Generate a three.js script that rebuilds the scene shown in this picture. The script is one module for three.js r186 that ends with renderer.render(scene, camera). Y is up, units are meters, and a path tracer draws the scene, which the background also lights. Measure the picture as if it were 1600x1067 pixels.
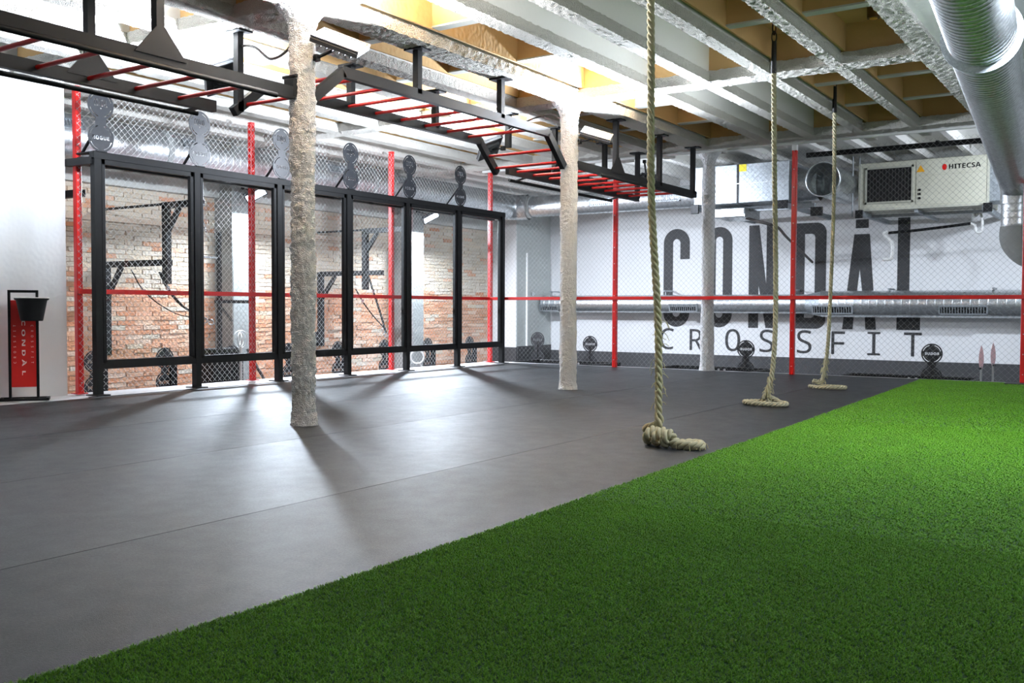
import * as THREE from 'three';
import { mergeGeometries } from 'three/addons/utils/BufferGeometryUtils.js';
import { RectAreaLightUniformsLib } from 'three/addons/lights/RectAreaLightUniformsLib.js';
import { FontLoader } from 'three/addons/loaders/FontLoader.js';
import { ImprovedNoise } from 'three/addons/math/ImprovedNoise.js';

// ---------------------------------------------------------------- camera, exposure, lights
const V = (x, y, z) => new THREE.Vector3(x, y, z);
const scene = new THREE.Scene();
const FOCAL = 1500, EYE = 0.92, YAW = 0.588, PITCH = -0.0347, ROLL = 0.0035;
const camera = new THREE.PerspectiveCamera(2 * Math.atan(533.5 / FOCAL) * 180 / Math.PI, 1600 / 1067, 0.05, 100);
camera.rotation.set(PITCH, YAW, ROLL, 'YXZ');
camera.position.set(0, EYE, 0);
camera.updateMatrixWorld(true);
scene.add(camera);
scene.background = new THREE.Color(0x000000);
const renderer = new THREE.WebGLRenderer();
renderer.toneMapping = THREE.LinearToneMapping;
renderer.toneMappingExposure = 1.65;
renderer.shadowMap.enabled = true;
RectAreaLightUniformsLib.init();
const COOL = 0xe6f0ff, WARM = 0xf6f8ff;
// every flood lamp of the place: position, aim direction, width, height, brightness, colour (built by floodLamp below)
const LAMPS = {
  columnNear: { at: [-5.17, 2.95, -5.4], aim: [0.5, 0.82, 0.22], w: 0.34, h: 0.26, power: 900, color: WARM },
  columnFar: { at: [-5.19, 2.87, -9.48], aim: [0.42, 0.85, 0.25], w: 0.3, h: 0.24, power: 1900, color: COOL },
  columnEntrance: { at: [-5.17, 2.93, -1.38], aim: [0.3, 0.9, 0.22], w: 0.34, h: 0.26, power: 110, color: COOL },
  hangerNear: { at: [-6.68, 2.9, -5.5], aim: [-0.75, 1, 0.05], w: 0.3, h: 0.24, power: 1000, color: COOL },
  hangerFar: { at: [-6.68, 2.86, -9.5], aim: [-0.75, 1, 0.05], w: 0.3, h: 0.24, power: 1000, color: COOL },
  pillarNear: { at: [-11.36, 2.62, -10.02], aim: [0.62, -0.8, 0], w: 0.3, h: 0.2, power: 1600, color: COOL },
  pillarFar: { at: [-11.36, 2.62, -14.28], aim: [0.62, -0.8, 0], w: 0.3, h: 0.2, power: 1600, color: COOL },
  ductSide: { at: [-0.5, 3.02, -6.4], aim: [-0.3, -0.85, -0.4], w: 0.34, h: 0.24, power: 430, color: COOL },
  voidBack: { at: [-6.9, 3.02, -14.3], aim: [-0.1, -0.8, -0.6], w: 0.3, h: 0.2, power: 420, color: COOL },
  voidRight: { at: [-0.45, 3.02, -14.9], aim: [-0.5, -0.75, -0.55], w: 0.3, h: 0.2, power: 480, color: COOL },
};

// ---------------------------------------------------------------- helpers
let seed = 1234567;
const rnd = () => { seed = (seed * 1664525 + 1013904223) >>> 0; return seed / 4294967296; };
const rr = (a, b) => a + (b - a) * rnd();
const noise = new ImprovedNoise();
const n3 = (x, y, z) => noise.noise(x, y, z);
const names = new Map();
function numbered(name) { const k = names.get(name) || 0; names.set(name, k + 1); return k ? name + '_' + String(k).padStart(3, '0') : name; }
// a pixel of the photograph gives a direction; the distance comes from the plane it lies on
function pixelRay(px, py) { return V(px - 800, -(py - 533.5), -FOCAL).applyMatrix4(new THREE.Matrix4().extractRotation(camera.matrixWorld)); }
function onY(px, py, y) { const d = pixelRay(px, py); return d.multiplyScalar((y - EYE) / d.y).add(V(0, EYE, 0)); }
function onX(px, py, x) { const d = pixelRay(px, py); return d.multiplyScalar(x / d.x).add(V(0, EYE, 0)); }
function onZ(px, py, z) { const d = pixelRay(px, py); return d.multiplyScalar(z / d.z).add(V(0, EYE, 0)); }

function worldUV(g) {
  if (g.index) g = g.toNonIndexed();
  const p = g.attributes.position, n = g.attributes.normal, uv = new Float32Array(p.count * 2);
  for (let i = 0; i < p.count; i++) {
    const ax = Math.abs(n.getX(i)), ay = Math.abs(n.getY(i)), az = Math.abs(n.getZ(i));
    if (ax >= ay && ax >= az) { uv[2 * i] = p.getZ(i); uv[2 * i + 1] = p.getY(i); }
    else if (ay >= az) { uv[2 * i] = p.getX(i); uv[2 * i + 1] = p.getZ(i); }
    else { uv[2 * i] = p.getX(i); uv[2 * i + 1] = p.getY(i); }
  }
  g.setAttribute('uv', new THREE.BufferAttribute(uv, 2));
  return g;
}
function clean(g) { for (const k of Object.keys(g.attributes)) if (!['position', 'normal', 'uv'].includes(k)) g.deleteAttribute(k); return g.index ? g.toNonIndexed() : g; }
function merge(list) { return list.length === 1 ? clean(list[0]) : mergeGeometries(list.map(clean), false); }
// a box given by its corners, with bevelled edges where it is large enough
function box(x0, x1, y0, y1, z0, z1, bevel = 0) {
  const w = Math.abs(x1 - x0), h = Math.abs(y1 - y0), d = Math.abs(z1 - z0);
  let g;
  if (bevel > 0) {
    const b = Math.min(bevel, w / 3, h / 3, d / 3), s = new THREE.Shape();
    s.moveTo(-w / 2 + b, -h / 2 + b); s.lineTo(w / 2 - b, -h / 2 + b); s.lineTo(w / 2 - b, h / 2 - b); s.lineTo(-w / 2 + b, h / 2 - b); s.closePath();
    g = new THREE.ExtrudeGeometry(s, { depth: d - 2 * b, bevelEnabled: true, bevelThickness: b, bevelSize: b, bevelSegments: 1, steps: 1 });
    g.translate(0, 0, -d / 2 + b);
  } else g = new THREE.BoxGeometry(w, h, d);
  g.translate((x0 + x1) / 2, (y0 + y1) / 2, (z0 + z1) / 2);
  return worldUV(g);
}
const boxAt = (x, y, z, w, h, d, bevel = 0) => box(x - w / 2, x + w / 2, y - h / 2, y + h / 2, z - d / 2, z + d / 2, bevel);
// a bar of rectangular section from a to b; w lies level, h stands up
function bar(a, b, w, h, bevel = 0.004) {
  const L = a.distanceTo(b), g = box(-w / 2, w / 2, -h / 2, h / 2, -L / 2, L / 2, bevel);
  const m = new THREE.Matrix4(), dir = b.clone().sub(a).normalize();
  const up = Math.abs(dir.y) > 0.99 ? V(1, 0, 0) : V(0, 1, 0);
  m.lookAt(V(0, 0, 0), dir.clone().negate(), up);
  m.setPosition(a.clone().add(b).multiplyScalar(0.5));
  return g.applyMatrix4(m);
}
function rod(a, b, r, seg = 10, r2 = r) {
  const L = a.distanceTo(b), g = new THREE.CylinderGeometry(r2, r, L, seg);
  g.applyQuaternion(new THREE.Quaternion().setFromUnitVectors(V(0, 1, 0), b.clone().sub(a).normalize()));
  const c = a.clone().add(b).multiplyScalar(0.5); g.translate(c.x, c.y, c.z);
  return clean(g);
}
function tube(pts, r, seg = 40, rad = 8, closed = false) { return clean(new THREE.TubeGeometry(new THREE.CatmullRomCurve3(pts, closed, 'centripetal'), seg, r, rad, closed)); }
function obj(name, geos, mat, parent) {
  const g = Array.isArray(geos) ? merge(geos) : geos;
  const m = new THREE.Mesh(g, mat);
  m.name = parent ? name : numbered(name); m.castShadow = m.receiveShadow = true;
  (parent || scene).add(m);
  return m;
}
function thing(name, label, category, pos = [0, 0, 0], turn = 0, group) {
  const o = new THREE.Group(); o.name = numbered(name); o.position.set(...pos); o.rotation.y = turn;
  o.userData = { label, category }; if (group) o.userData.group = group;
  scene.add(o); return o;
}
function tag(o, label, category, group) { o.userData.label = label; o.userData.category = category; if (group) o.userData.group = group; return o; }
function struct(name, geos, mat, label) { const o = obj(name, geos, mat); o.userData.kind = 'structure'; if (label) o.userData.label = label; return o; }
function structGroup(name, label) { const o = new THREE.Group(); o.name = numbered(name); o.userData = { kind: 'structure', label }; scene.add(o); return o; }
function copyOf(root, pos, turn, label) {
  const c = root.clone(); c.userData = { ...root.userData }; c.name = numbered(root.name.replace(/_\d{3}$/, ''));
  c.position.set(...pos); c.rotation.y = turn; if (label) c.userData.label = label; scene.add(c); return c;
}

// ---------------------------------------------------------------- textures and materials
function dataTex(n, f, srgb, repeat) {
  const d = new Uint8Array(n * n * 4);
  for (let y = 0; y < n; y++) for (let x = 0; x < n; x++) {
    const c = f(x / n, y / n, x, y), i = 4 * (y * n + x);
    for (let k = 0; k < 3; k++) d[i + k] = Math.max(0, Math.min(255, 255 * (Array.isArray(c) ? c[k] : c)));
    d[i + 3] = 255;
  }
  const t = new THREE.DataTexture(d, n, n); t.wrapS = t.wrapT = THREE.RepeatWrapping; t.magFilter = THREE.LinearFilter; t.minFilter = THREE.LinearMipmapLinearFilter; t.generateMipmaps = true;
  if (srgb) t.colorSpace = THREE.SRGBColorSpace;
  t.repeat.set(repeat, repeat); t.needsUpdate = true; return t;
}
// noise that repeats over the unit square
function tile(u, v, f, z = 0) {
  const P = Math.max(2, Math.round(f)), x = u * P, y = v * P, xi = Math.floor(x), yi = Math.floor(y), xf = x - xi, yf = y - yi;
  const g = (i, j, dx, dy) => { let h = (((i % P) + P) % P) * 374761393 + (((j % P) + P) % P) * 668265263 + Math.round(z * 10) * 97531; h = Math.imul(h ^ (h >>> 13), 1274126177); h ^= h >>> 16; const t = (h >>> 0) / 4294967296 * 6.28318; return Math.cos(t) * dx + Math.sin(t) * dy; };
  const s = (t) => t * t * t * (t * (t * 6 - 15) + 10), a = s(xf), b = s(yf);
  const top = g(xi, yi, xf, yf) * (1 - a) + g(xi + 1, yi, xf - 1, yf) * a, bot = g(xi, yi + 1, xf, yf - 1) * (1 - a) + g(xi + 1, yi + 1, xf - 1, yf - 1) * a;
  return 1.4 * (top * (1 - b) + bot * b);
}
const speck = () => rnd();
const rubberMap = dataTex(512, (u, v) => { const s = 0.5 + 0.25 * tile(u, v, 8) + 0.15 * tile(u, v, 26, 2); const g = rnd(); const b = 0.115 + 0.02 * (s - 0.5) + (g > 0.93 ? 0.1 * rnd() : 0) + 0.04 * (g - 0.5); return [b * 0.9, b * 1.0, b * 1.08]; }, true, 0.7);
const rubberRough = dataTex(512, (u, v) => 0.545 + 0.025 * tile(u, v, 6, 4) + 0.03 * tile(u, v, 22, 9) + 0.08 * (rnd() - 0.5), false, 0.43);
const rubberBump = dataTex(512, () => rnd(), false, 1.6);
const stuccoBump = dataTex(512, (u, v) => 0.45 + 0.3 * tile(u, v, 14) + 0.4 * Math.abs(tile(u, v, 30, 3)) + 0.3 * tile(u, v, 64, 5) + 0.15 * (rnd() - 0.5), false, 2.0);
const wallBump = dataTex(256, (u, v) => 0.5 + 0.4 * tile(u, v, 8) + 0.3 * tile(u, v, 30, 3) + 0.1 * (rnd() - 0.5), false, 0.8);
const zincMap = (() => {
  const pts = []; for (let i = 0; i < 420; i++) pts.push([rnd(), rnd(), rnd()]);
  return dataTex(256, (u, v) => {
    let best = 9, c = 0;
    for (const p of pts) { let dx = Math.abs(u - p[0]), dy = Math.abs(v - p[1]); dx = Math.min(dx, 1 - dx); dy = Math.min(dy, 1 - dy); const d = dx * dx + dy * dy; if (d < best) { best = d; c = p[2]; } }
    const b = 0.76 + 0.12 * c; return [b * 0.97, b * 0.99, b];
  }, true, 2.2);
})();
const brickBump = dataTex(256, (u, v) => 0.5 + 0.5 * tile(u, v, 10) + 0.4 * tile(u, v, 34, 3) + 0.2 * (rnd() - 0.5), false, 3);
const std = (o) => new THREE.MeshStandardMaterial(o);
const M = {
  rubber: new THREE.MeshPhysicalMaterial({ specularIntensity: 0.6, map: rubberMap, roughnessMap: rubberRough, roughness: 0.92, bumpMap: rubberBump, bumpScale: 0.0009, color: 0xffffff }),
  rubberB: new THREE.MeshPhysicalMaterial({ specularIntensity: 0.55, map: rubberMap, roughnessMap: rubberRough, roughness: 0.84, bumpMap: rubberBump, bumpScale: 0.0009, color: 0xf2f2f2 }),
  paint: std({ color: 0xdcdddd, roughness: 0.75, bumpMap: wallBump, bumpScale: 0.002 }),
  mural: std({ color: 0xdddedf, roughness: 0.7, bumpMap: wallBump, bumpScale: 0.002 }),
  doorWall: std({ color: 0xc3c9c6, roughness: 0.7, bumpMap: wallBump, bumpScale: 0.002 }),
  stucco: new THREE.MeshPhysicalMaterial({ color: 0xcbc8c0, roughness: 1, specularIntensity: 0.1, bumpMap: stuccoBump, bumpScale: 0.02 }),
  columnStucco: std({ color: 0xefeff0, roughness: 0.95, bumpMap: stuccoBump, bumpScale: 0.022 }),
  joist: std({ color: 0xe2e1dc, roughness: 0.8, bumpMap: wallBump, bumpScale: 0.002 }),
  tan: std({ color: 0xc49f69, roughness: 0.85, bumpMap: wallBump, bumpScale: 0.004 }),
  rib: std({ color: 0xbfc2bb, roughness: 0.6 }),
  ledge: std({ color: 0xc9c9ca, roughness: 0.6, bumpMap: wallBump, bumpScale: 0.003 }),
  plinth: std({ color: 0x3c3d3f, roughness: 0.55, bumpMap: wallBump, bumpScale: 0.004 }),
  mortar: std({ color: 0xd2bda8, roughness: 1, bumpMap: brickBump, bumpScale: 0.01 }),
  concrete: std({ color: 0x9a9d9b, roughness: 0.8, bumpMap: wallBump, bumpScale: 0.004 }),
  lintel: std({ color: 0xc6c5bf, roughness: 0.85, bumpMap: stuccoBump, bumpScale: 0.006 }),
  black: new THREE.MeshPhysicalMaterial({ color: 0x111214, roughness: 0.5, specularIntensity: 0.6 }),
  blackSteel: new THREE.MeshPhysicalMaterial({ color: 0x0e0f10, roughness: 0.55, specularIntensity: 0.5 }),
  disc: std({ color: 0x232529, roughness: 0.4, metalness: 0.1 }),
  red: std({ color: 0xd0110b, roughness: 0.35 }),
  redRung: std({ color: 0xc01414, roughness: 0.3 }),
  zinc: std({ map: zincMap, color: 0xffffff, roughness: 0.34, metalness: 0.92 }),
  zincFlat: std({ map: zincMap, color: 0xd4d7da, roughness: 0.55, metalness: 0.85 }),
  wire: std({ color: 0xd4d5d4, roughness: 0.5, metalness: 0.25 }),
  wireGrey: std({ color: 0x8e9090, roughness: 0.55, metalness: 0.3 }),
  chrome: std({ color: 0xcfd2d4, roughness: 0.25, metalness: 1 }),
  bolt: std({ color: 0xc9cacb, roughness: 0.35, metalness: 0.8 }),
  rope: std({ color: 0xb3ab8c, roughness: 0.9 }),
  ropeB: std({ color: 0xaaa286, roughness: 0.9 }),
  frayed: std({ color: 0xbfb68a, roughness: 0.95 }),
  ropeCap: std({ color: 0x191817, roughness: 0.5 }),
  hook: std({ color: 0x3a1512, roughness: 0.5, metalness: 0.3 }),
  glass: new THREE.MeshPhysicalMaterial({ color: 0xf4f8f8, roughness: 0.02, transmission: 1, thickness: 0, ior: 1.5 }),
  turfBack: std({ color: 0x1c4a12, roughness: 0.95 }),
  mural2: std({ color: 0x2b2c2e, roughness: 0.6 }),
  hvac: std({ color: 0xc4c3b2, roughness: 0.5 }),
  hvacTrim: std({ color: 0xb6b6a8, roughness: 0.45 }),
  dark: std({ color: 0x0b0b0c, roughness: 0.8 }),
  pipe: std({ color: 0xd7d7d4, roughness: 0.4 }),
  yellow: std({ color: 0xe4d11a, roughness: 0.5 }),
  white: std({ color: 0xf2f2f0, roughness: 0.6 }),
  pink: std({ color: 0xdcb9c0, roughness: 0.6 }),
  cable: std({ color: 0x57524f, roughness: 0.6 }),
  strap: std({ color: 0x1d1d1a, roughness: 0.8 }),
  lampBody: std({ color: 0x4a4c50, roughness: 0.4, metalness: 0.5 }),
};
const font = await new FontLoader().loadAsync('fonts/droid/droid_sans_bold.typeface.json');
const mono = await new FontLoader().loadAsync('fonts/droid/droid_sans_mono_regular.typeface.json');

// ---------------------------------------------------------------- setting: floors and walls
const WALLX = -9.46, VOIDX = -9.62, VOIDZ = -13.62, BRICKX = -12.1, MURALZ = -18.8, LOW = -1.2, RIGHTX = 2.2, FRONTZ = 3.2;
const floor = structGroup('floor', 'black rubber roll flooring on a concrete slab');
obj('slab', box(VOIDX, RIGHTX, -0.35, -0.012, VOIDZ, FRONTZ), M.ledge, floor);
{ // rubber rolls side by side, with open joints
  const edges = [-1.9, -3.33, -4.97, -6.62, -8.9];
  edges.slice(1).forEach((x1, i) => {
    const g = box(x1 + 0.0025, edges[i] - 0.0025, -0.012, 0, -13.48, FRONTZ - 0.01);
    const m = obj('rubber_mat', g, i % 2 ? M.rubberB : M.rubber, floor); m.position.y = 0;
  });
  obj('edge_strip', box(-8.96, -8.9, -0.012, 0.0015, -13.5, -5.7), M.dark, floor);
  obj('edge_trim', box(-9.6, RIGHTX, -0.012, 0.006, -13.56, -13.49, 0.003), M.chrome, floor);
}
struct('floor_lower', box(-12.4, RIGHTX, LOW - 0.2, LOW, -19, -5.2), M.plinth, 'dark floor of the sunken hall behind the fence');
struct('wall_ledge', [box(VOIDX, VOIDX + 0.2, LOW, -0.3, VOIDZ, -5), box(VOIDX, RIGHTX, LOW, -0.3, VOIDZ, VOIDZ + 0.2)], M.plinth, 'dark edge of the raised gym floor');
{
  const w = struct('wall_left', box(WALLX - 0.2, WALLX, -0.35, 3.7, -5.78, FRONTZ), M.paint, 'smooth white painted wall beside the chalk stand');
  obj('return_face', box(WALLX - 0.32, WALLX - 0.2, LOW, 3.7, -5.72, -5.2), M.paint, w);
}
struct('wall_right', box(RIGHTX, RIGHTX + 0.2, LOW, 3.7, -19, FRONTZ), M.paint, 'white painted wall along the turf side');
struct('wall_front', box(-9.6, RIGHTX, -0.35, 3.7, FRONTZ, FRONTZ + 0.2), M.paint, 'white painted wall at the entrance end');
struct('wall_near_void', box(-12.4, WALLX - 0.3, LOW, 3.7, -5.4, -5.2), M.paint, 'white end wall of the sunken hall');

// ---------------------------------------------------------------- back wall with its painted lettering
const wallBack = struct('wall_back', box(-11.68, RIGHTX, LOW, 3.7, MURALZ - 0.2, MURALZ), M.mural, 'white wall with tall black painted lettering');
obj('dark_dado', box(-11.48, RIGHTX, LOW, -0.03, MURALZ, MURALZ + 0.012), M.plinth, wallBack);
{
  const X = (px) => onZ(px, 430, MURALZ).x;
  const top = onZ(1174, 352.4, MURALZ).y, bot = onZ(1198, 512.5, MURALZ).y;
  const letter = (name, shapes) => { const g = new THREE.ExtrudeGeometry(shapes, { depth: 0.004, bevelEnabled: false, curveSegments: 24 }); g.translate(0, 0, MURALZ); obj(name, worldUV(g), M.mural2, wallBack).userData.label = 'black painted letter'; };
  const poly = (pts) => { const s = new THREE.Shape(); pts.forEach((p, i) => i ? s.lineTo(p[0], p[1]) : s.moveTo(p[0], p[1])); s.closePath(); return s; };
  const H = top - bot;
  const stadium = (Cls, x0, x1, y0, y1, cw) => { const r = (x1 - x0) / 2, c = (x0 + x1) / 2, s = new Cls(); s.moveTo(x0, y0 + r); s.lineTo(x0, y1 - r); s.absarc(c, y1 - r, r, Math.PI, 0, true); s.lineTo(x1, y0 + r); s.absarc(c, y0 + r, r, 0, -Math.PI, true); return s; };
  { // C
    const x0 = X(1037), x1 = X(1077.5), t = (x1 - x0) * 0.36, r = (x1 - x0) / 2, c = (x0 + x1) / 2, ri = r - t, yt = top - r, yb = bot + r, g0 = top - H * 0.31, g1 = bot + H * 0.31;
    const s = new THREE.Shape(); s.moveTo(x1, g0); s.lineTo(x1, yt); s.absarc(c, yt, r, 0, Math.PI, false); s.lineTo(x0, yb); s.absarc(c, yb, r, Math.PI, 2 * Math.PI, false); s.lineTo(x1, g1); s.lineTo(x1 - t, g1); s.lineTo(x1 - t, yb); s.absarc(c, yb, ri, 0, -Math.PI, true); s.lineTo(x0 + t, yt); s.absarc(c, yt, ri, Math.PI, 0, true); s.lineTo(x1 - t, g0); s.closePath();
    letter('letter_c', s);
  }
  { const x0 = X(1104), x1 = X(1144), t = (x1 - x0) * 0.36, s = stadium(THREE.Shape, x0, x1, bot, top); s.holes.push(stadium(THREE.Path, x0 + t, x1 - t, bot + t, top - t)); letter('letter_o', s); }
  { const x0 = X(1170), x1 = X(1213), t = (x1 - x0) * 0.36; letter('letter_n', poly([[x0, bot], [x0, top], [x0 + t * 1.02, top], [x1 - t, bot + H * 0.42], [x1 - t, top], [x1, top], [x1, bot], [x1 - t * 1.02, bot], [x0 + t, bot + H * 0.42], [x0 + t, bot]])); }
  { const x0 = X(1240), x1 = X(1290.5), t = (x1 - x0) * 0.34, r = (x1 - x0) * 0.3, s = new THREE.Shape(); s.moveTo(x0, bot); s.lineTo(x0, top); s.lineTo(x1 - r, top); s.absarc(x1 - r, top - r, r, Math.PI / 2, 0, true); s.lineTo(x1, bot + r); s.absarc(x1 - r, bot + r, r, 0, -Math.PI / 2, true); s.closePath();
    const q = r * 0.4, h = new THREE.Path(); h.moveTo(x0 + t, bot + t); h.lineTo(x0 + t, top - t); h.lineTo(x1 - t - q, top - t); h.absarc(x1 - t - q, top - t - q, q, Math.PI / 2, 0, true); h.lineTo(x1 - t, bot + t + q); h.absarc(x1 - t - q, bot + t + q, q, 0, -Math.PI / 2, true); h.closePath(); s.holes.push(h); letter('letter_d', s); }
  { const a = X(1317), b = X(1333.5), c = X(1353.5), d = X(1370), e = X(1334), f = X(1358), yt = bot + H * 0.875, m = (a + d) / 2, yc = bot + H * 0.15; const s = poly([[a, bot], [e, yt], [f, yt], [d, bot], [c, bot], [c - 0.02, yc], [b + 0.02, yc], [b, bot]]);
    const h = new THREE.Path(); h.moveTo(b + 0.04, yc + 0.14); h.lineTo(m, bot + H * 0.56); h.lineTo(c - 0.04, yc + 0.14); h.closePath(); s.holes.push(h); letter('letter_a', s); letter('letter_accent', poly([[X(1336), bot + H * 0.93], [X(1336), top + 0.02], [X(1356), top + 0.02], [X(1356), bot + H * 0.93]])); }
  { const a = X(1402), b = X(1421), c = X(1439); letter('letter_l', poly([[a, bot], [a, top + 0.02], [b, top + 0.02], [b, bot + 0.25], [c, bot + 0.25], [c, bot]])); }
  // the small word below, wide apart
  const small = [['C', 1043], ['R', 1089], ['O', 1146], ['S', 1199], ['S', 1258], ['F', 1311], ['I', 1367], ['T', 1428]];
  for (const [ch, px] of small) {
    const h = 0.32, base = onZ(1258, 552, MURALZ).y, sh = mono.generateShapes(ch, h / 0.72);
    const g = new THREE.ExtrudeGeometry(sh, { depth: 0.004, bevelEnabled: false, curveSegments: 10 }); g.computeBoundingBox();
    g.translate(X(px) - (g.boundingBox.min.x + g.boundingBox.max.x) / 2, base - g.boundingBox.min.y, MURALZ);
    obj('small_letter', worldUV(g), M.mural2, wallBack).userData.label = 'small thin black painted letter';
  }
}
// alcove with a flush door beside the brick wall
const wallAlcove = struct('wall_alcove', [box(-12.4, -11.68, LOW, 3.7, -17.6, -17.4), box(-11.68, -11.48, LOW, 3.7, MURALZ, -17.4)], M.doorWall, 'pale grey corner wall with a flush door');
obj('pilaster_face', box(-12.1, -11.49, 0.07, 3.7, -17.4, -17.385), M.paint, wallAlcove);
obj('dark_dado', [box(-12.1, -11.47, LOW, 0.07, -17.4, -17.37), box(-11.48, -11.455, LOW, 0.09, MURALZ, -17.4)], M.plinth, wallAlcove);
{
  const d = structGroup('door_1', 'flush grey door in the alcove wall');
  obj('door_leaf', box(-11.48, -11.462, 0.1, 2.1, -18.62, -17.8, 0.004), M.doorWall, d);
  obj('door_jamb', box(-11.48, -11.445, 0.09, 2.13, -17.8, -17.765, 0.004), M.white, d);
  obj('door_handle', [box(-11.462, -11.41, 1.2, 1.27, -17.99, -17.93, 0.006), rod(V(-11.41, 1.235, -17.96), V(-11.41, 1.235, -18.07), 0.01)], M.chrome, d);
}
// ---------------------------------------------------------------- brick wall
{
  const wall = struct('wall_left_brick', box(BRICKX - 0.3, BRICKX - 0.014, LOW, 3.7, -17.6, -5.2), M.mortar, 'weathered brick wall behind the fence, pale above and orange below');
  const tones = [0xd8a280, 0xdcab8a, 0xd3946f, 0xe0b79a, 0xcb9877, 0xd9a485, 0xdfc0a8].map((c) => std({ color: c, roughness: 0.95, bumpMap: brickBump, bumpScale: 0.008 }));
  const pale = [0xd6c8b3, 0xdaccba, 0xd1c2ad, 0xd5c8b6, 0xd7c4ab].map((c) => std({ color: c, roughness: 0.95, bumpMap: brickBump, bumpScale: 0.008 }));
  const shapes = [];
  for (let k = 0; k < 8; k++) {
    const g = new THREE.BoxGeometry(0.07, 0.057, 0.276, 1, 2, 3), p = g.attributes.position, seen = new Map();
    for (let i = 0; i < p.count; i++) {
      const key = [p.getX(i), p.getY(i), p.getZ(i)].map((q) => q.toFixed(3)).join();
      if (!seen.has(key)) seen.set(key, [rr(-0.003, 0.003), rr(-0.006, 0.006), rr(-0.009, 0.009)]);
      const d = seen.get(key); p.setXYZ(i, p.getX(i) + d[0], p.getY(i) + d[1], p.getZ(i) + d[2]);
    }
    const q = g.toNonIndexed(); q.computeVertexNormals(); shapes.push(worldUV(q));
  }
  const list = [], course = 0.067, pitch = 0.287;
  for (let r = 0; r < 46; r++) for (let c = 0; c < 42; c++) {
    const y = -0.45 + r * course, z = -5.55 - c * pitch - (r % 2) * pitch / 2 + rr(-0.02, 0.02);
    if (y > 2.62 || z < -17.25) continue;
    const boundary = 1.22 + 0.22 * n3(z * 0.7, y * 0.4, 3) + 0.25 * n3(z * 2.3, y * 2, 8);
    const limed = y > boundary ? rnd() < 0.88 : rnd() < 0.06;
    if (rnd() < 0.012) continue; // a brick missing here and there
    list.push({ y, z, limed, mat: limed ? pale[Math.floor(rnd() * pale.length)] : tones[Math.floor(rnd() * tones.length)], k: Math.floor(rnd() * 8), out: rr(-0.006, 0.006) });
  }
  const near = list.filter((b) => b.y > -0.3 && b.y < 2.5 && b.z < -7.0).sort((a, b) => b.z - a.z);
  const own = new Set(near.slice(0, 300));
  const restBy = new Map();
  for (const b of list) {
    if (own.has(b)) { const m = obj('brick', shapes[b.k], b.mat, wall); m.position.set(BRICKX - 0.03 + b.out, b.y, b.z); }
    else { const g = shapes[b.k].clone(); g.translate(BRICKX - 0.03 + b.out, b.y, b.z); if (!restBy.has(b.mat)) restBy.set(b.mat, []); restBy.get(b.mat).push(g); }
  }
  for (const [mat, gs] of restBy) { const m = obj('bricks', gs, mat, wall); m.userData.kind = 'stuff'; }
  for (const [za, zb] of [[-9.7, -5.5], [-12.9, -10.4]]) obj('projecting_course', box(BRICKX - 0.02, BRICKX + 0.09, 2.1, 2.17, za, zb, 0.008), M.mortar, wall);
  obj('concrete_lintel', box(BRICKX - 0.1, BRICKX + 0.12, 2.6, 3.62, -17.4, -5.4), M.lintel, wall);
}
for (const [z0, z1] of [[-9.84, -10.2], [-14.02, -14.46]]) {
  const p = struct('wall_pillar', box(BRICKX - 0.05, -11.68, LOW, 3.3, z1, z0, 0.015), M.concrete, 'square concrete pillar standing against the brick wall');
}

// ---------------------------------------------------------------- ceiling: slab, joists, ribs, sprayed coating
function roughBox(x0, x1, y0, y1, z0, z1, res, amp, f = 18) {
  const nx = Math.max(2, Math.round((x1 - x0) / res)), ny = Math.max(2, Math.round((y1 - y0) / res)), nz = Math.max(2, Math.round((z1 - z0) / res));
  const g = new THREE.BoxGeometry(x1 - x0, y1 - y0, z1 - z0, nx, ny, nz); g.translate((x0 + x1) / 2, (y0 + y1) / 2, (z0 + z1) / 2);
  const p = g.attributes.position;
  for (let i = 0; i < p.count; i++) {
    const x = p.getX(i), y = p.getY(i), z = p.getZ(i), k = 0.65 * amp, q = 0.3 * amp;
    p.setXYZ(i, x + k * n3(x * f, y * f, z * f) * 1.6 + q * n3(x * f * 0.22 + 9, y, z * f * 0.22), y + k * n3(x * f + 31, y * f, z * f) * 1.6 + q * n3(x * 3 + 4, y, z * f * 0.2), z + k * n3(x * f, y * f + 17, z * f));
  }
  let h = g.toNonIndexed(); h.computeVertexNormals();
  h = worldUV(h);
  // smooth the shading of the coat
  const sm = new THREE.BufferGeometry(); sm.copy(g); sm.computeVertexNormals(); const ns = sm.toNonIndexed().attributes.normal; h.setAttribute('normal', ns);
  return h;
}
const BEAM = 3.23, SLAB = 3.62;
const ceiling = structGroup('ceiling', 'white sprayed concrete joists with tan coffers between them');
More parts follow.
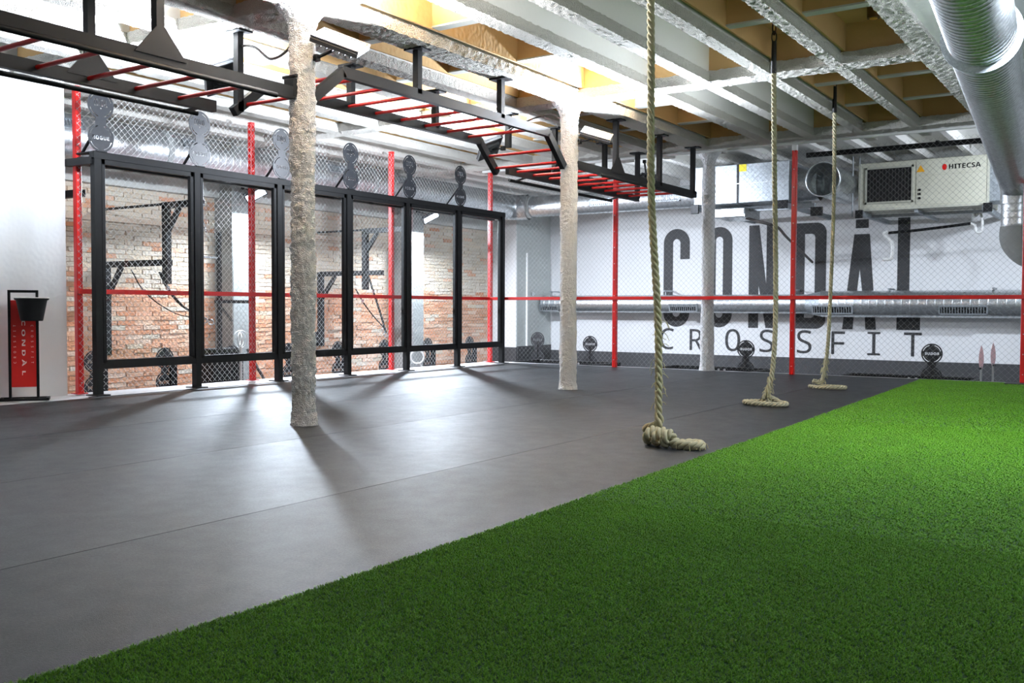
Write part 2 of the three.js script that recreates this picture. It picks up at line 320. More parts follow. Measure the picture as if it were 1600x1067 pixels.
{
  obj('ceiling_slab', box(-12.4, RIGHTX + 0.2, SLAB, SLAB + 0.25, -19, FRONTZ + 0.2), M.joist, ceiling);
  for (const [xa, xb] of [[-1.8, -2.5], [-2.6, -3.16], [-4.58, -5.32], [-5.62, -6.18]]) for (const [za, zb] of [[-5.46, -1.4], [-9.35, -5.46], [-13.0, -9.55]]) obj('coffer_panel', box(xb, xa, SLAB - 0.012, SLAB, zb, za), M.tan, ceiling);
  const joists = [[-2.55, 0.12], [-3.24, 0.13], [-3.88, 0.15], [-4.5, 0.17], [-5.47, 0.3], [-6.25, 0.18], [-6.95, 0.18], [-7.65, 0.18], [-8.35, 0.18], [-9.05, 0.18], [-9.75, 0.18], [-10.45, 0.18], [-11.15, 0.18], [-11.8, 0.18]];
  for (const [x, w] of joists) {
    const z1 = x < -9 ? -5.4 : 2.6;
    const j = obj('joist', [box(x - w * 0.36, x + w * 0.36, BEAM + 0.05, SLAB, x < -9.5 ? -18.7 : -13.7, z1), box(x - w * 0.36, x + w * 0.36, 3.46, SLAB, -18.7, -13.7)], M.joist, ceiling);
    obj('sprayed_coat', roughBox(x - w / 2, x + w / 2, BEAM, BEAM + 0.1, -13.75, Math.min(z1, -1.5), x > -7 ? 0.02 : 0.05, 0.0085, x > -7 ? 30 : 14), M.stucco, j);
  }
  const edge = obj('edge_beam', box(-1.8, -1.15, BEAM + 0.03, SLAB, -13.7, 2.6), M.joist, ceiling);
  obj('sprayed_coat', roughBox(-1.83, -1.62, BEAM - 0.01, BEAM + 0.1, -13.72, -1.5, 0.02, 0.009, 30), M.stucco, edge);
  obj('plaster_soffit', box(-1.15, RIGHTX, 3.42, SLAB, -18.7, 2.6), M.paint, ceiling);
  for (const [z, x0] of [[-1.3, -9.4], [-5.36, -9.4], [-9.45, -12.0], [-13.1, -12.0]]) {
    const b = obj('cross_beam', box(x0, -1.7, BEAM + 0.05, SLAB, z - 0.1, z + 0.1), M.tan, ceiling);
    obj('sprayed_coat', roughBox(x0, -1.75, BEAM, BEAM + 0.11, z - 0.14, z + 0.14, 0.022, 0.01, 28), M.stucco, b);
  }
  // thin ribs and tan filler blocks in the open coffers
  const bays = [[-1.8, -2.48], [-2.62, -3.14], [-4.62, -5.3], [-5.64, -6.16], [-6.34, -6.86], [-7.04, -7.56], [-7.74, -8.26], [-8.44, -8.96]];
  for (const [xa, xb] of bays) for (const z of [-2.65, -4.0, -6.7, -8.05, -10.65, -11.9]) {
    const r = obj('coffer_rib', box(xb, xa, 3.36, 3.375, z - 0.055, z + 0.055), M.rib, ceiling);
    obj('filler_block', box(xb, xa, 3.375, SLAB, z - 0.05, z + 0.05), M.tan, r);
  }
  for (const [xa, xb] of bays) for (const [za, zb] of [[-9.34, -5.48], [-13.0, -9.57]]) { // tan faces of the filler blocks along the joists
    obj('filler_face', box(xb - 0.005, xb + 0.018, BEAM + 0.12, SLAB, za, zb), M.tan, ceiling);
  }
}
{ const c = onY(1365, 16, SLAB - 0.05), t = thing('pipe_stub', 'round copper-coloured pipe stub in the coffer beside the edge beam', 'pipe', [c.x, SLAB, c.z]); obj('stub', rod(V(0, 0, 0), V(0, -0.12, 0), 0.055, 24), std({ color: 0x6b4a26, roughness: 0.6 }), t); obj('end_disc', rod(V(0, -0.12, 0), V(0, -0.126, 0), 0.035, 24), std({ color: 0xd79a35, roughness: 0.5 }), t); }
struct('trim_1', rod(V(-9.4, 3.2, -13.2), V(-1.5, 3.2, -13.2), 0.022, 10), M.pipe, 'thin white conduit under the far joists');
struct('trim_2', bar(V(-4.4, 3.24, -14.6), V(-1.1, 3.24, -14.6), 0.05, 0.07), M.blackSteel, 'black cable tray above the air units');

// ---------------------------------------------------------------- flood lamps
function floodLamp(L, label, mount, group) {
  const t = thing('flood_lamp', label, 'lamp', L.at); if (group) t.userData.group = group;
  const aim = V(...L.aim).normalize(), q = new THREE.Quaternion().setFromUnitVectors(V(0, 0, 1), aim);
  const put = (g) => { g.applyQuaternion(q); return g; };
  obj('housing', [put(box(-L.w / 2 - 0.02, L.w / 2 + 0.02, -L.h / 2 - 0.02, L.h / 2 + 0.02, -0.05, -0.012, 0.006)),
    put(box(-L.w / 2 - 0.02, L.w / 2 + 0.02, L.h / 2, L.h / 2 + 0.02, -0.012, 0.004)), put(box(-L.w / 2 - 0.02, L.w / 2 + 0.02, -L.h / 2 - 0.02, -L.h / 2, -0.012, 0.004)),
    put(box(-L.w / 2 - 0.02, -L.w / 2, -L.h / 2, L.h / 2, -0.012, 0.004)), put(box(L.w / 2, L.w / 2 + 0.02, -L.h / 2, L.h / 2, -0.012, 0.004))], M.lampBody, t);
  obj('heat_sink', Array.from({ length: 6 }, (_, i) => put(boxAt((i - 2.5) * L.w / 7, 0, -0.065, 0.008, L.h * 0.7, 0.03))), M.lampBody, t);
  obj('lamp_face', put(box(-L.w / 2, L.w / 2, -L.h / 2, L.h / 2, -0.012, -0.006)), std({ color: 0xffffff, emissive: L.color, emissiveIntensity: 4, roughness: 0.5 }), t);
  const m = V(...mount).sub(V(...L.at));
  obj('bracket', [bar(aim.clone().multiplyScalar(-0.06), m, 0.03, 0.012), boxAt(m.x, m.y, m.z, 0.05, 0.05, 0.05, 0.005)], M.blackSteel, t);
  const light = new THREE.RectAreaLight(L.color, L.power, L.w, L.h);
  light.position.copy(aim.clone().multiplyScalar(0.006)); light.lookAt(aim.clone().multiplyScalar(1)); light.name = 'flood_light';
  // a RectAreaLight shines along its own -z
  light.quaternion.setFromUnitVectors(V(0, 0, -1), aim);
  light.castShadow = true; t.add(light);
  return t;
}
floodLamp(LAMPS.columnNear, 'flood lamp with upturned white face on the brown-stained sprayed column', [-5.43, 2.85, -5.4]);
floodLamp(LAMPS.columnFar, 'glowing flood lamp on the sprayed column between two monkey bar sections', [-5.43, 2.8, -9.5]);
floodLamp(LAMPS.hangerNear, 'flood lamp facing the ceiling with a looped cable, on a monkey bar hanger', [-6.47, 2.86, -5.5]);
floodLamp(LAMPS.hangerFar, 'flood lamp facing the ceiling beside the bent end of raised monkey bars', [-6.47, 2.82, -9.5]);
floodLamp(LAMPS.pillarNear, 'flood lamp on the concrete pillar behind the hanging straps', [-11.66, 2.75, -10.02]);
floodLamp(LAMPS.pillarFar, 'flood lamp on the concrete pillar beside the bare brick panel', [-11.66, 2.75, -14.24]);
floodLamp(LAMPS.ductSide, 'flood lamp under the white soffit beside the big spiral duct', [-0.5, 3.4, -6.3]);
floodLamp(LAMPS.voidBack, 'flood lamp under the joists before the lettered wall, by the sprayed column', [-6.9, 3.3, -14.2]);
floodLamp(LAMPS.voidRight, 'flood lamp under the joists in front of the beige air unit', [-2.6, 3.3, -14.8]);
floodLamp(LAMPS.columnEntrance, 'flood lamp on the sprayed column at the entrance end', [-5.43, 2.85, -1.3]);

// ---------------------------------------------------------------- sprayed columns
function sprayedColumn(x, z, label, r0, amp) {
  const t = thing('sprayed_column', label, 'column', [x, 0, z]);
  const nA = 72, nY = 420, pos = [], uv = [], idx = [];
  for (let j = 0; j <= nY; j++) for (let i = 0; i <= nA; i++) {
    const y = j / nY * (BEAM + 0.06), a = i / nA * Math.PI * 2, cx = Math.cos(a), cz = Math.sin(a);
    let r = r0 + amp * (0.55 * n3(cx * 1.6 + x, y * 7, cz * 1.6 + z) + 0.75 * n3(cx * 4 + z, y * 22, cz * 4 + 3) + 0.35 * n3(cx * 9, y * 48, cz * 9 + z)) + 0.012 * n3(z, y * 1.4, 2);
    if (y < 0.1) r += 0.02 * (1 - y / 0.1);
    if (y > 3.05) r += 0.5 * (y - 3.05) * (y - 3.05) * 6;
    pos.push(cx * r, y, cz * r); uv.push(a * r0, y);
  }
  for (let j = 0; j < nY; j++) for (let i = 0; i < nA; i++) { const a = j * (nA + 1) + i, b = a + nA + 1; idx.push(a, b, a + 1, b, b + 1, a + 1); }
  const g = new THREE.BufferGeometry(); g.setAttribute('position', new THREE.Float32BufferAttribute(pos, 3)); g.setAttribute('uv', new THREE.Float32BufferAttribute(uv, 2)); g.setIndex(idx); g.computeVertexNormals();
  obj('sprayed_shaft', clean(g), M.columnStucco, t);
  return t;
}
const col1 = sprayedColumn(-5.52, -5.34, 'rough sprayed column carrying the flood lamp with white upturned face', 0.093, 0.02);
sprayedColumn(-5.52, -9.43, 'rough sprayed column between the raised and the lower far monkey bars', 0.094, 0.012);
sprayedColumn(-5.52, -13.53, 'rough sprayed column behind the chain link fence, in front of the lettering', 0.094, 0.01);
sprayedColumn(-5.52, -1.28, 'rough sprayed column at the entrance end of the gym', 0.094, 0.012);
obj('rail_clamp', [boxAt(-0.02, 2.6, 0.1, 0.11, 0.14, 0.05, 0.006), boxAt(-0.03, 2.69, 0.085, 0.15, 0.02, 0.06, 0.004)], M.blackSteel, col1);

// ---------------------------------------------------------------- artificial turf
{
  const edge = [[-2.27, 3.0], [-2.27, -1.27], [-2.24, -2.06], [-2.245, -3.36], [-2.29, -5.58], [-2.35, -8.4], [-2.45, -12], [-2.5, -13.44]];
  const edgeX = (z) => { for (let i = 0; i < edge.length - 1; i++) if (z <= edge[i][1] && z >= edge[i + 1][1]) { const k = (edge[i][1] - z) / (edge[i][1] - edge[i + 1][1]); return edge[i][0] + k * (edge[i + 1][0] - edge[i][0]) + 0.004 * n3(z * 9, 1, 2); } return -2.4; };
  const t = thing('turf_strip', 'long strip of bright green artificial turf laid beside the black rubber', 'turf');
  const s = new THREE.Shape(); s.moveTo(RIGHTX - 0.02, 3.0); for (let z = 3.0; z > -13.44; z -= 0.12) s.lineTo(edgeX(z), z); s.lineTo(-2.5, -13.44); s.lineTo(RIGHTX - 0.02, -13.44); s.closePath();
  const g = new THREE.ExtrudeGeometry(s, { depth: 0.007, bevelEnabled: false }); g.rotateX(Math.PI / 2); g.scale(1, 1, 1);
  // rotateX(90) maps the shape's y to z and its depth downwards
  g.translate(0, 0.008, 0);
  obj('turf_backing', worldUV(g), M.turfBack, t);
  const blades = [];
  for (let b = 0; b < 9; b++) {
    const a = rr(0, 6.283), w = rr(0.0008, 0.0013), h = rr(0.008, 0.016), lean = rr(0.004, 0.016), ox = rr(-0.009, 0.009), oz = rr(-0.009, 0.009), ca = Math.cos(a), sa = Math.sin(a);
    const pt = (l, y, s2) => [ox + ca * l - sa * s2, y, oz + sa * l + ca * s2];
    const p0 = pt(0, 0, -w), p1 = pt(0, 0, w), p2 = pt(lean * 0.35, h * 0.62, -w), p3 = pt(lean * 0.35, h * 0.62, w), p4 = pt(lean, h * rr(0.8, 1), 0);
    blades.push(...p0, ...p1, ...p2, ...p1, ...p3, ...p2, ...p2, ...p3, ...p4);
  }
  const bg = new THREE.BufferGeometry(); bg.setAttribute('position', new THREE.Float32BufferAttribute(blades, 3)); bg.computeVertexNormals();
  const zones = [[-0.6, -4, 0.0115, 0.9], [-4, -8, 0.017, 1.25], [-8, -13.42, 0.025, 1.7]], mats = [];
  for (const [za, zb, d, sc] of zones) for (let z = za; z > zb; z -= d) {
    const x0 = edgeX(z), x1 = 0.9;
    for (let x = x0 + 0.004; x < x1; x += d) mats.push([x + rr(-0.5, 0.5) * d, z + rr(-0.5, 0.5) * d, sc * rr(0.8, 1.2), rr(0, 6.283)]);
  }
  const im = new THREE.InstancedMesh(bg, std({ color: 0xffffff, roughness: 0.85, side: THREE.DoubleSide }), mats.length), m4 = new THREE.Matrix4(), c = new THREE.Color(), q = new THREE.Quaternion();
  mats.forEach(([x, z, sc, a], i) => {
    q.setFromAxisAngle(V(0, 1, 0), a); m4.compose(V(x, 0.006, z), q, V(sc, 0.85 + 0.3 * rnd(), sc)); im.setMatrixAt(i, m4);
    const k = 0.88 + 0.24 * rnd() + 0.14 * n3(x * 3, 0, z * 3) + 0.12 * n3(x * 14, 3, z * 14); c.setRGB(0.115 * k + 0.03 * rnd(), 0.34 * k, 0.012 * k); im.setColorAt(i, c);
  });
  im.name = 'turf_blades'; im.userData.kind = 'stuff'; im.castShadow = im.receiveShadow = true; t.add(im);
}

// ---------------------------------------------------------------- monkey bars
const NEARX = -5.52, FARX = -6.43;
function hanger(t, x, z, y0, wide) {
  const h = obj('hanger_post', [bar(V(x, y0, z), V(x, BEAM + 0.02, z), 0.06, 0.06)], M.blackSteel, t);
  obj('mounting_plate', box(x - 0.1, x + 0.1, BEAM - 0.015, BEAM + 0.01, z - 0.075, z + 0.075, 0.004), M.blackSteel, h);
  if (wide) { // triangular gusset along the rail
    const s = new THREE.Shape(); s.moveTo(-0.2, 0); s.lineTo(0.2, 0); s.lineTo(0.03, 0.2); s.lineTo(-0.03, 0.2); s.closePath();
    const g = new THREE.ExtrudeGeometry(s, { depth: 0.012, bevelEnabled: false }); g.translate(0, 0, -0.006); g.rotateY(Math.PI / 2); g.translate(x + (x > -6 ? 0.032 : 0.032), y0 + 0.01, z);
    obj('gusset', worldUV(g), M.blackSteel, h);
  }
}
function ladder(label, z0, z1, y, rungs, hangers, bent) {
  const t = thing('monkey_bars', label, 'monkey bars');
  for (const x of [NEARX, FARX]) {
    const parts = [];
    const a0 = x === NEARX && bent ? z0 - 0.42 : z0, a1 = x === NEARX && bent ? z1 + 0.4 : z1;
    parts.push(bar(V(x, y, bent ? z0 - 0.32 : z0), V(x, y, bent ? z1 + 0.36 : z1), 0.06, 0.09));
    if (bent) { parts.push(bar(V(x, y - 0.28, z0 + 0.01), V(x, y, z0 - 0.34), 0.06, 0.08)); parts.push(bar(V(x, y, z1 + 0.38), V(x, y - 0.33, z1 + 0.02), 0.06, 0.08)); }
    obj('side_rail', parts, M.blackSteel, t);
  }
  for (const [z, dy] of rungs) obj('rung', rod(V(NEARX, y + (dy || 0), z), V(FARX, y + (dy || 0), z), 0.0165, 12), M.redRung, t);
  for (const [x, z, wide] of hangers) hanger(t, x, z, y, wide);
  return t;
}
const range = (a, b, d) => { const r = []; for (let z = a; z > b; z -= d) r.push([z]); return r; };
const LOWY = 2.56, HIGHY = 2.83;
const mb1 = ladder('black monkey bars with red rungs ending at the lamp column, beside the white wall', 1.2, -5.24, LOWY, range(0.9, -5.2, 0.385), [[NEARX, -4.04, 1], [FARX, -4.13, 1], [NEARX, -1.3, 1], [FARX, -1.4, 1], [FARX, -5.49, 0]], false);
ladder('raised middle section of black monkey bars with red rungs, bent down at both ends', -5.44, -9.33, HIGHY, [[-5.56, -0.2], [-5.7, -0.06], ...range(-6.02, -9.0, 0.385), [-9.12, -0.16], [-9.26, -0.28]], [[NEARX, -6.74, 0], [FARX, -6.85, 0], [NEARX, -8.06, 0], [FARX, -8.15, 0], [FARX, -9.55, 0]], true);
const mb3 = ladder('low far monkey bars with red rungs between two columns before the lettered wall', -9.53, -13.02, LOWY, range(-9.7, -13.0, 0.37), [[NEARX, -10.56, 1], [FARX, -10.62, 1], [NEARX, -11.81, 0], [FARX, -11.97, 0], [NEARX, -12.93, 0], [FARX, -13.0, 0]], false);
function sideBar(t, x, y, z0, z1, rx) { // a round pull-up bar carried beside the rail by flat brackets
  obj('pull_up_bar', rod(V(x, y, z0), V(x, y, z1), 0.02, 12), M.blackSteel, t);
  for (const z of [z0 - 0.12, (z0 + z1) / 2, z1 + 0.12]) obj('bar_bracket', bar(V(rx, LOWY - 0.02, z), V(x, y, z), 0.05, 0.012), M.blackSteel, t);
}
sideBar(mb1, -5.43, 2.49, 0.5, -4.99, NEARX); sideBar(mb1, -6.65, 2.53, 0.5, -5.24, FARX);
sideBar(mb3, -5.43, 2.49, -10.0, -12.7, NEARX); sideBar(mb3, -6.65, 2.5, -9.9, -12.6, FARX);
tag(obj('lamp_cable', tube([V(-6.62, 2.93, -5.52), V(-6.45, 3.1, -5.52), V(-6.2, 3.06, -5.46), V(-5.95, 2.92, -5.42), V(-5.72, 2.98, -5.4), V(-5.6, 3.18, -5.38)], 0.011, 60, 8), M.cable), 'grey cable looping from the flood lamp to the sprayed column', 'cable');
tag(obj('lamp_cable', tube([V(-6.6, 2.92, -9.5), V(-6.4, 3.02, -9.5), V(-6.0, 3.12, -9.46), V(-5.75, 3.13, -9.44), V(-5.6, 3.05, -9.42)], 0.011, 50, 8), M.cable), 'grey cable sagging between hanger and column under the joists', 'cable');

// ---------------------------------------------------------------- black rig with glass panels in front of the left fence
const RIGX = -9.07, RIGZ = Array.from({ length: 7 }, (_, i) => -5.88 - 1.235 * i), RIGTOP = 2.5, RIGLOW = 0.31;
{
  const t = thing('steel_rig', 'black steel rig of seven posts standing in front of the red fence', 'rig');
  RIGZ.forEach((z) => {
    obj('post', [bar(V(RIGX, 0, z), V(RIGX, RIGTOP, z), 0.075, 0.075, 0.006), box(RIGX - 0.1, RIGX + 0.1, 0, 0.012, z - 0.08, z + 0.08, 0.004)], M.blackSteel, t);
  });
  obj('bottom_rail', box(RIGX - 0.03, RIGX + 0.03, RIGLOW - 0.035, RIGLOW + 0.025, RIGZ[6], RIGZ[0], 0.005), M.blackSteel, t);
  obj('top_rail', box(RIGX - 0.04, RIGX + 0.04, RIGTOP - 0.06, RIGTOP + 0.012, RIGZ[6] - 0.05, RIGZ[0] + 0.05, 0.005), M.blackSteel, t);
  obj('rear_rail', box(-9.33, -9.25, RIGTOP - 0.11, RIGTOP - 0.03, RIGZ[6] - 0.05, RIGZ[0] + 0.05, 0.005), M.blackSteel, t);
  obj('wall_arm', bar(V(RIGX, RIGTOP - 0.08, RIGZ[0] + 0.02), V(-9.5, RIGTOP - 0.08, RIGZ[0] + 0.06), 0.075, 0.075), M.blackSteel, t);
  for (const z of RIGZ.slice(1)) obj('cross_arm', box(-9.3, RIGX, RIGTOP - 0.09, RIGTOP - 0.03, z - 0.03, z + 0.03, 0.005), M.blackSteel, t);
  for (let i = 0; i < 6; i++) {
    const za = RIGZ[i] - 0.045, zb = RIGZ[i + 1] + 0.045, y0 = RIGLOW + 0.025, y1 = RIGTOP - 0.06;
    const where = ['in the rig bay next to the white wall', 'in the second rig bay from the white wall', 'in the rig bay partly behind the lamp column', 'in the fourth rig bay from the white wall', 'in the rig bay before the lit concrete pillar', 'in the end rig bay at the fence corner'][i];
    const g = thing('glass_panel', 'black framed clear panel ' + where, 'glass panel', [RIGX, 0, (za + zb) / 2]), hw = (za - zb) / 2;
    obj('panel_frame', [box(-0.025, 0.03, y0, y1, hw - 0.045, hw, 0.006), box(-0.025, 0.03, y0, y1, -hw, -hw + 0.045, 0.006), box(-0.025, 0.03, y1 - 0.05, y1, -hw, hw, 0.006), box(-0.025, 0.03, y0, y0 + 0.03, -hw, hw, 0.006)], M.blackSteel, g);
    const pane = new THREE.PlaneGeometry(2 * hw - 0.08, y1 - y0 - 0.07); pane.rotateY(Math.PI / 2); pane.translate(0, (y0 + y1) / 2 - 0.01, 0);
    obj('pane', pane, M.glass, g);
  }
}

// ---------------------------------------------------------------- double round targets
function ring(cx, cy, r, w, a0, a1, n = 10) { const p = new THREE.Path(); for (let i = 0; i <= n; i++) { const a = a0 + (a1 - a0) * i / n; const x = cx + (r + w) * Math.cos(a), y = cy + (r + w) * Math.sin(a); i ? p.lineTo(x, y) : p.moveTo(x, y); } for (let i = n; i >= 0; i--) { const a = a0 + (a1 - a0) * i / n; p.lineTo(cx + r * Math.cos(a), cy + r * Math.sin(a)); } p.closePath(); return p; }
function cutText(text, cx, cy, w, h, outer, islands) { // letters cut through the plate; their counters stay in place
  const shapes = font.generateShapes(text, 1); let x0 = 1e9, x1 = -1e9, y0 = 1e9, y1 = -1e9;
  for (const s of shapes) for (const p of s.getPoints(3)) { x0 = Math.min(x0, p.x); x1 = Math.max(x1, p.x); y0 = Math.min(y0, p.y); y1 = Math.max(y1, p.y); }
  const f = (p) => new THREE.Vector2(cx + ((p.x - x0) / (x1 - x0) - 0.5) * w, cy + ((p.y - y0) / (y1 - y0) - 0.5) * h);
  for (const s of shapes) { outer.push(new THREE.Path(s.getPoints(3).map(f))); for (const hl of s.holes) islands.push(new THREE.Shape(hl.getPoints(3).map(f))); }
}
const RD = 0.147, GAP = 0.335;
function targetPlate(topWord, lowWord) { // in the xy plane, centres at y = RD and RD + GAP
  const s = new THREE.Shape(), y0 = RD, y1 = RD + GAP, a = 1.02; // neck angle
  s.absarc(0, y1, RD, -Math.PI / 2 + 0.42, Math.PI * 1.5 - 0.42, false);
  s.absarc(0, y0, RD, Math.PI / 2 + 0.42, Math.PI * 2.5 - 0.42, false); s.closePath();
  const isl = [];
  for (const [y, word] of [[y0, lowWord], [y1, topWord]]) {
    for (const [b0, b1] of [[0.3, 1.3], [1.85, 2.85], [3.45, 4.45], [4.98, 5.98]]) s.holes.push(ring(0, y, RD * 0.8, RD * 0.07, b0, b1));
    if (word === 'CONDAL') { cutText(word, 0, y + 0.02, RD * 1.05, RD * 0.5, s.holes, isl); s.holes.push(new THREE.Path([new THREE.Vector2(-0.012, y - 0.03), new THREE.Vector2(0.012, y - 0.03), new THREE.Vector2(0.002, y - 0.048)])); }
    else cutText(word, 0, y, RD * 1.3, RD * 0.26, s.holes, isl);
  }
  const g = new THREE.ExtrudeGeometry([s, ...isl], { depth: 0.006, bevelEnabled: false, curveSegments: 40 }); g.translate(0, 0, -0.003);
  return worldUV(g);
}
const plateTop = targetPlate('CONDAL', 'ROGUE'), plateLow = targetPlate('ROGUE', 'ROGUE');
{ // on top of the rig posts, facing the gym
  const proto = thing('wall_ball_target', '', 'target', [0, 0, 0], 0, 'targets on top of the black rig');
  const pg = plateTop.clone(); pg.rotateY(Math.PI / 2); obj('target_plate', pg, M.disc, proto);
  obj('strut', bar(V(-0.006, 0.32, 0.0), V(-0.28, 0.0, 0.04), 0.03, 0.014), M.blackSteel, proto);
  const s = new THREE.Shape(); s.moveTo(0.03, -0.05); s.lineTo(0.03, 0.07); s.lineTo(-0.34, 0.08); s.lineTo(-0.34, 0.0); s.closePath();
  const bg = new THREE.ExtrudeGeometry(s, { depth: 0.012, bevelEnabled: false }); bg.rotateX(Math.PI / 2); bg.translate(0, 0.008, 0);
  obj('base_plate', worldUV(bg), M.blackSteel, proto);
  const labels = ['on the rig post nearest the white wall', 'on the second rig post from the white wall', 'on the rig post just beside the lamp column', 'on the fourth rig post from the white wall', 'on the fifth rig post from the white wall', 'on the sixth rig post from the white wall'];
  for (let i = 0; i < 6; i++) { const pos = [RIGX + 0.02, RIGTOP + 0.012, RIGZ[i] - 0.05], l = 'dark double-disc target ' + labels[i]; if (i) copyOf(proto, pos, 0, l); else { proto.position.set(...pos); proto.userData.label = l; } }
}

// ---------------------------------------------------------------- red fence posts, rails and chain link
function chainLink(u1, v1, pitch, r) { // diagonal wires clipped to a u1 x v1 panel, in the xy plane
  const geos = [];
  for (const s of [1, -1]) for (let c = -v1; c < u1; c += pitch) {
    // wire u = c + t, v = t (or mirrored)
    const t0 = Math.max(0, -c), t1 = Math.min(v1, u1 - c); if (t1 - t0 < 0.02) continue;
    const p = (t) => s > 0 ? V(c + t, t, r * 0.8) : V(c + t, v1 - t, -r * 0.8);
    const g = new THREE.CylinderGeometry(r, r, p(t0).distanceTo(p(t1)), 4, 1, true), a = p(t0), b = p(t1);
    g.applyQuaternion(new THREE.Quaternion().setFromUnitVectors(V(0, 1, 0), b.clone().sub(a).normalize())); const m = a.clone().add(b).multiplyScalar(0.5); g.translate(m.x, m.y, m.z); geos.push(g);
  }
  return merge(geos);
}
{
  const FX = -9.4, FZ = -13.36, RAIL = 1.08;
  const zs = [-5.88, -8.22, -10.87, -13.42], xs = [-7.0, -4.2, -1.32, 1.4];
  const f1 = thing('chain_link_fence', 'red posted chain link fence in front of the brick wall', 'fence');
  const f2 = thing('chain_link_fence', 'red posted chain link fence in front of the lettered wall', 'fence');
  const boltRow = (f, x, z, dx, dz) => { const l = []; for (let y = 0.12; y < 3.15; y += 0.25) l.push(rod(V(x, y, z), V(x + dx, y, z + dz), 0.007, 6)); obj('bolts', l, M.bolt, f); };
  const foot = (f, p, x, z) => obj('foot_plate', box(x - 0.06, x + 0.06, 0, 0.01, z - 0.06, z + 0.06), M.red, p);
  zs.forEach((z, i) => { const p = obj('fence_post', box(FX - 0.032, FX + 0.032, 0, BEAM - 0.01, z - 0.032, z + 0.032, 0.005), M.red, f1); boltRow(f1, FX + 0.03, z, 0.01, 0); foot(f1, p, FX, z); });
  xs.forEach((x) => { const p = obj('fence_post', box(x - 0.032, x + 0.032, 0, BEAM - 0.03, FZ - 0.075, FZ - 0.011, 0.005), M.red, f2); boltRow(f2, x, FZ - 0.011, 0, 0.008); obj('post_cap', box(x - 0.033, x + 0.033, BEAM - 0.1, BEAM - 0.02, FZ - 0.076, FZ - 0.01), M.white, p); });
  obj('fence_rail', box(FX + 0.032, FX + 0.072, RAIL - 0.025, RAIL + 0.025, FZ + 0.02, zs[0] + 0.03, 0.004), M.red, f1);
  obj('fence_rail', box(FX + 0.03, RIGHTX - 0.05, RAIL - 0.025, RAIL + 0.025, FZ, FZ + 0.04, 0.004), M.red, f2);
  for (let i = 0; i < 3; i++) { const g = chainLink(zs[i] - zs[i + 1], 3.16, 0.074, 0.0017); g.rotateY(Math.PI / 2); g.translate(FX + 0.0365, 0.03, zs[i] - 0.035 + 0.06); obj('chain_link_mesh', g, M.wire, f1); }
  const ex = [FX, ...xs];
  for (let i = 0; i < 4; i++) { const g = chainLink(ex[i + 1] - ex[i] - 0.07, 3.1, 0.08, 0.0012); g.translate(ex[i] + 0.035, 0.03, FZ - 0.008); obj('chain_link_mesh', g, M.wireGrey, f2); }
  obj('post_base', box(-1.5, -1.14, 0, 0.018, FZ - 0.1, FZ + 0.22, 0.004), M.black, f2);
}

// ---------------------------------------------------------------- climbing ropes
function twisted(pts, R, pitch, mat, parent, name) { // three laid strands
  const curve = new THREE.CatmullRomCurve3(pts, false, 'centripetal'), L = curve.getLength(), n = Math.max(24, Math.round(L / 0.009)), fr = curve.computeFrenetFrames(n, false);
  // parallel-transported frames come from computeFrenetFrames
  const geos = [];
  for (let s = 0; s < 3; s++) {
    const sp = [];
    for (let i = 0; i <= n; i++) { const u = i / n, p = curve.getPointAt(u), a = -2 * Math.PI * (u * L / pitch + s / 3); sp.push(p.add(fr.normals[i].clone().multiplyScalar(Math.cos(a) * R * 0.56)).add(fr.binormals[i].clone().multiplyScalar(Math.sin(a) * R * 0.56))); }
    geos.push(tube(sp, R * 0.5, n, 8));
  }
  return obj(name, geos, mat, parent);
}
function frays(parent, pts, count, len, r = 0.0022) {
  const curve = new THREE.CatmullRomCurve3(pts, false, 'centripetal'), geos = [];
  for (let i = 0; i < count; i++) { const p = curve.getPointAt(rnd()), a = rr(0, 6.283), o = V(Math.cos(a), 0, Math.sin(a)), l = len * rr(0.5, 1.3); const s = p.clone().add(o.clone().multiplyScalar(0.018)); geos.push(tube([s, s.clone().add(o.clone().multiplyScalar(l * 0.5)).add(V(0, rr(-0.02, 0.02), 0)), s.clone().add(o.multiplyScalar(l)).add(V(0, rr(-0.06, -0.01), 0))], r, 4, 4)); }
  obj('frayed_fibres', geos, M.frayed, parent).userData.kind = 'stuff';
}
const ropeHook = (t, x, yTop, z, sleeve) => {
  obj('sleeve', rod(V(x, yTop - sleeve, z), V(x, yTop, z), 0.026, 14, 0.022), M.ropeCap, t);
  const link = (y, h, turn) => { const g = new THREE.TorusGeometry(0.028, 0.007, 8, 24); g.scale(0.8, h / 0.056, 1); g.rotateY(turn); g.translate(x, y, z); return clean(g); };
  obj('shackle', link(yTop + 0.04, 0.1, 0.6), M.ropeCap, t); obj('carabiner', link(yTop + 0.13, 0.12, -0.5), M.hook, t);
  obj('ceiling_hook', tube([V(x, yTop + 0.19, z), V(x + 0.02, yTop + 0.22, z), V(x, yTop + 0.26, z), V(x - 0.04, yTop + 0.25, z), V(x - 0.03, SLAB, z)], 0.008, 24, 6), M.hook, t);
};
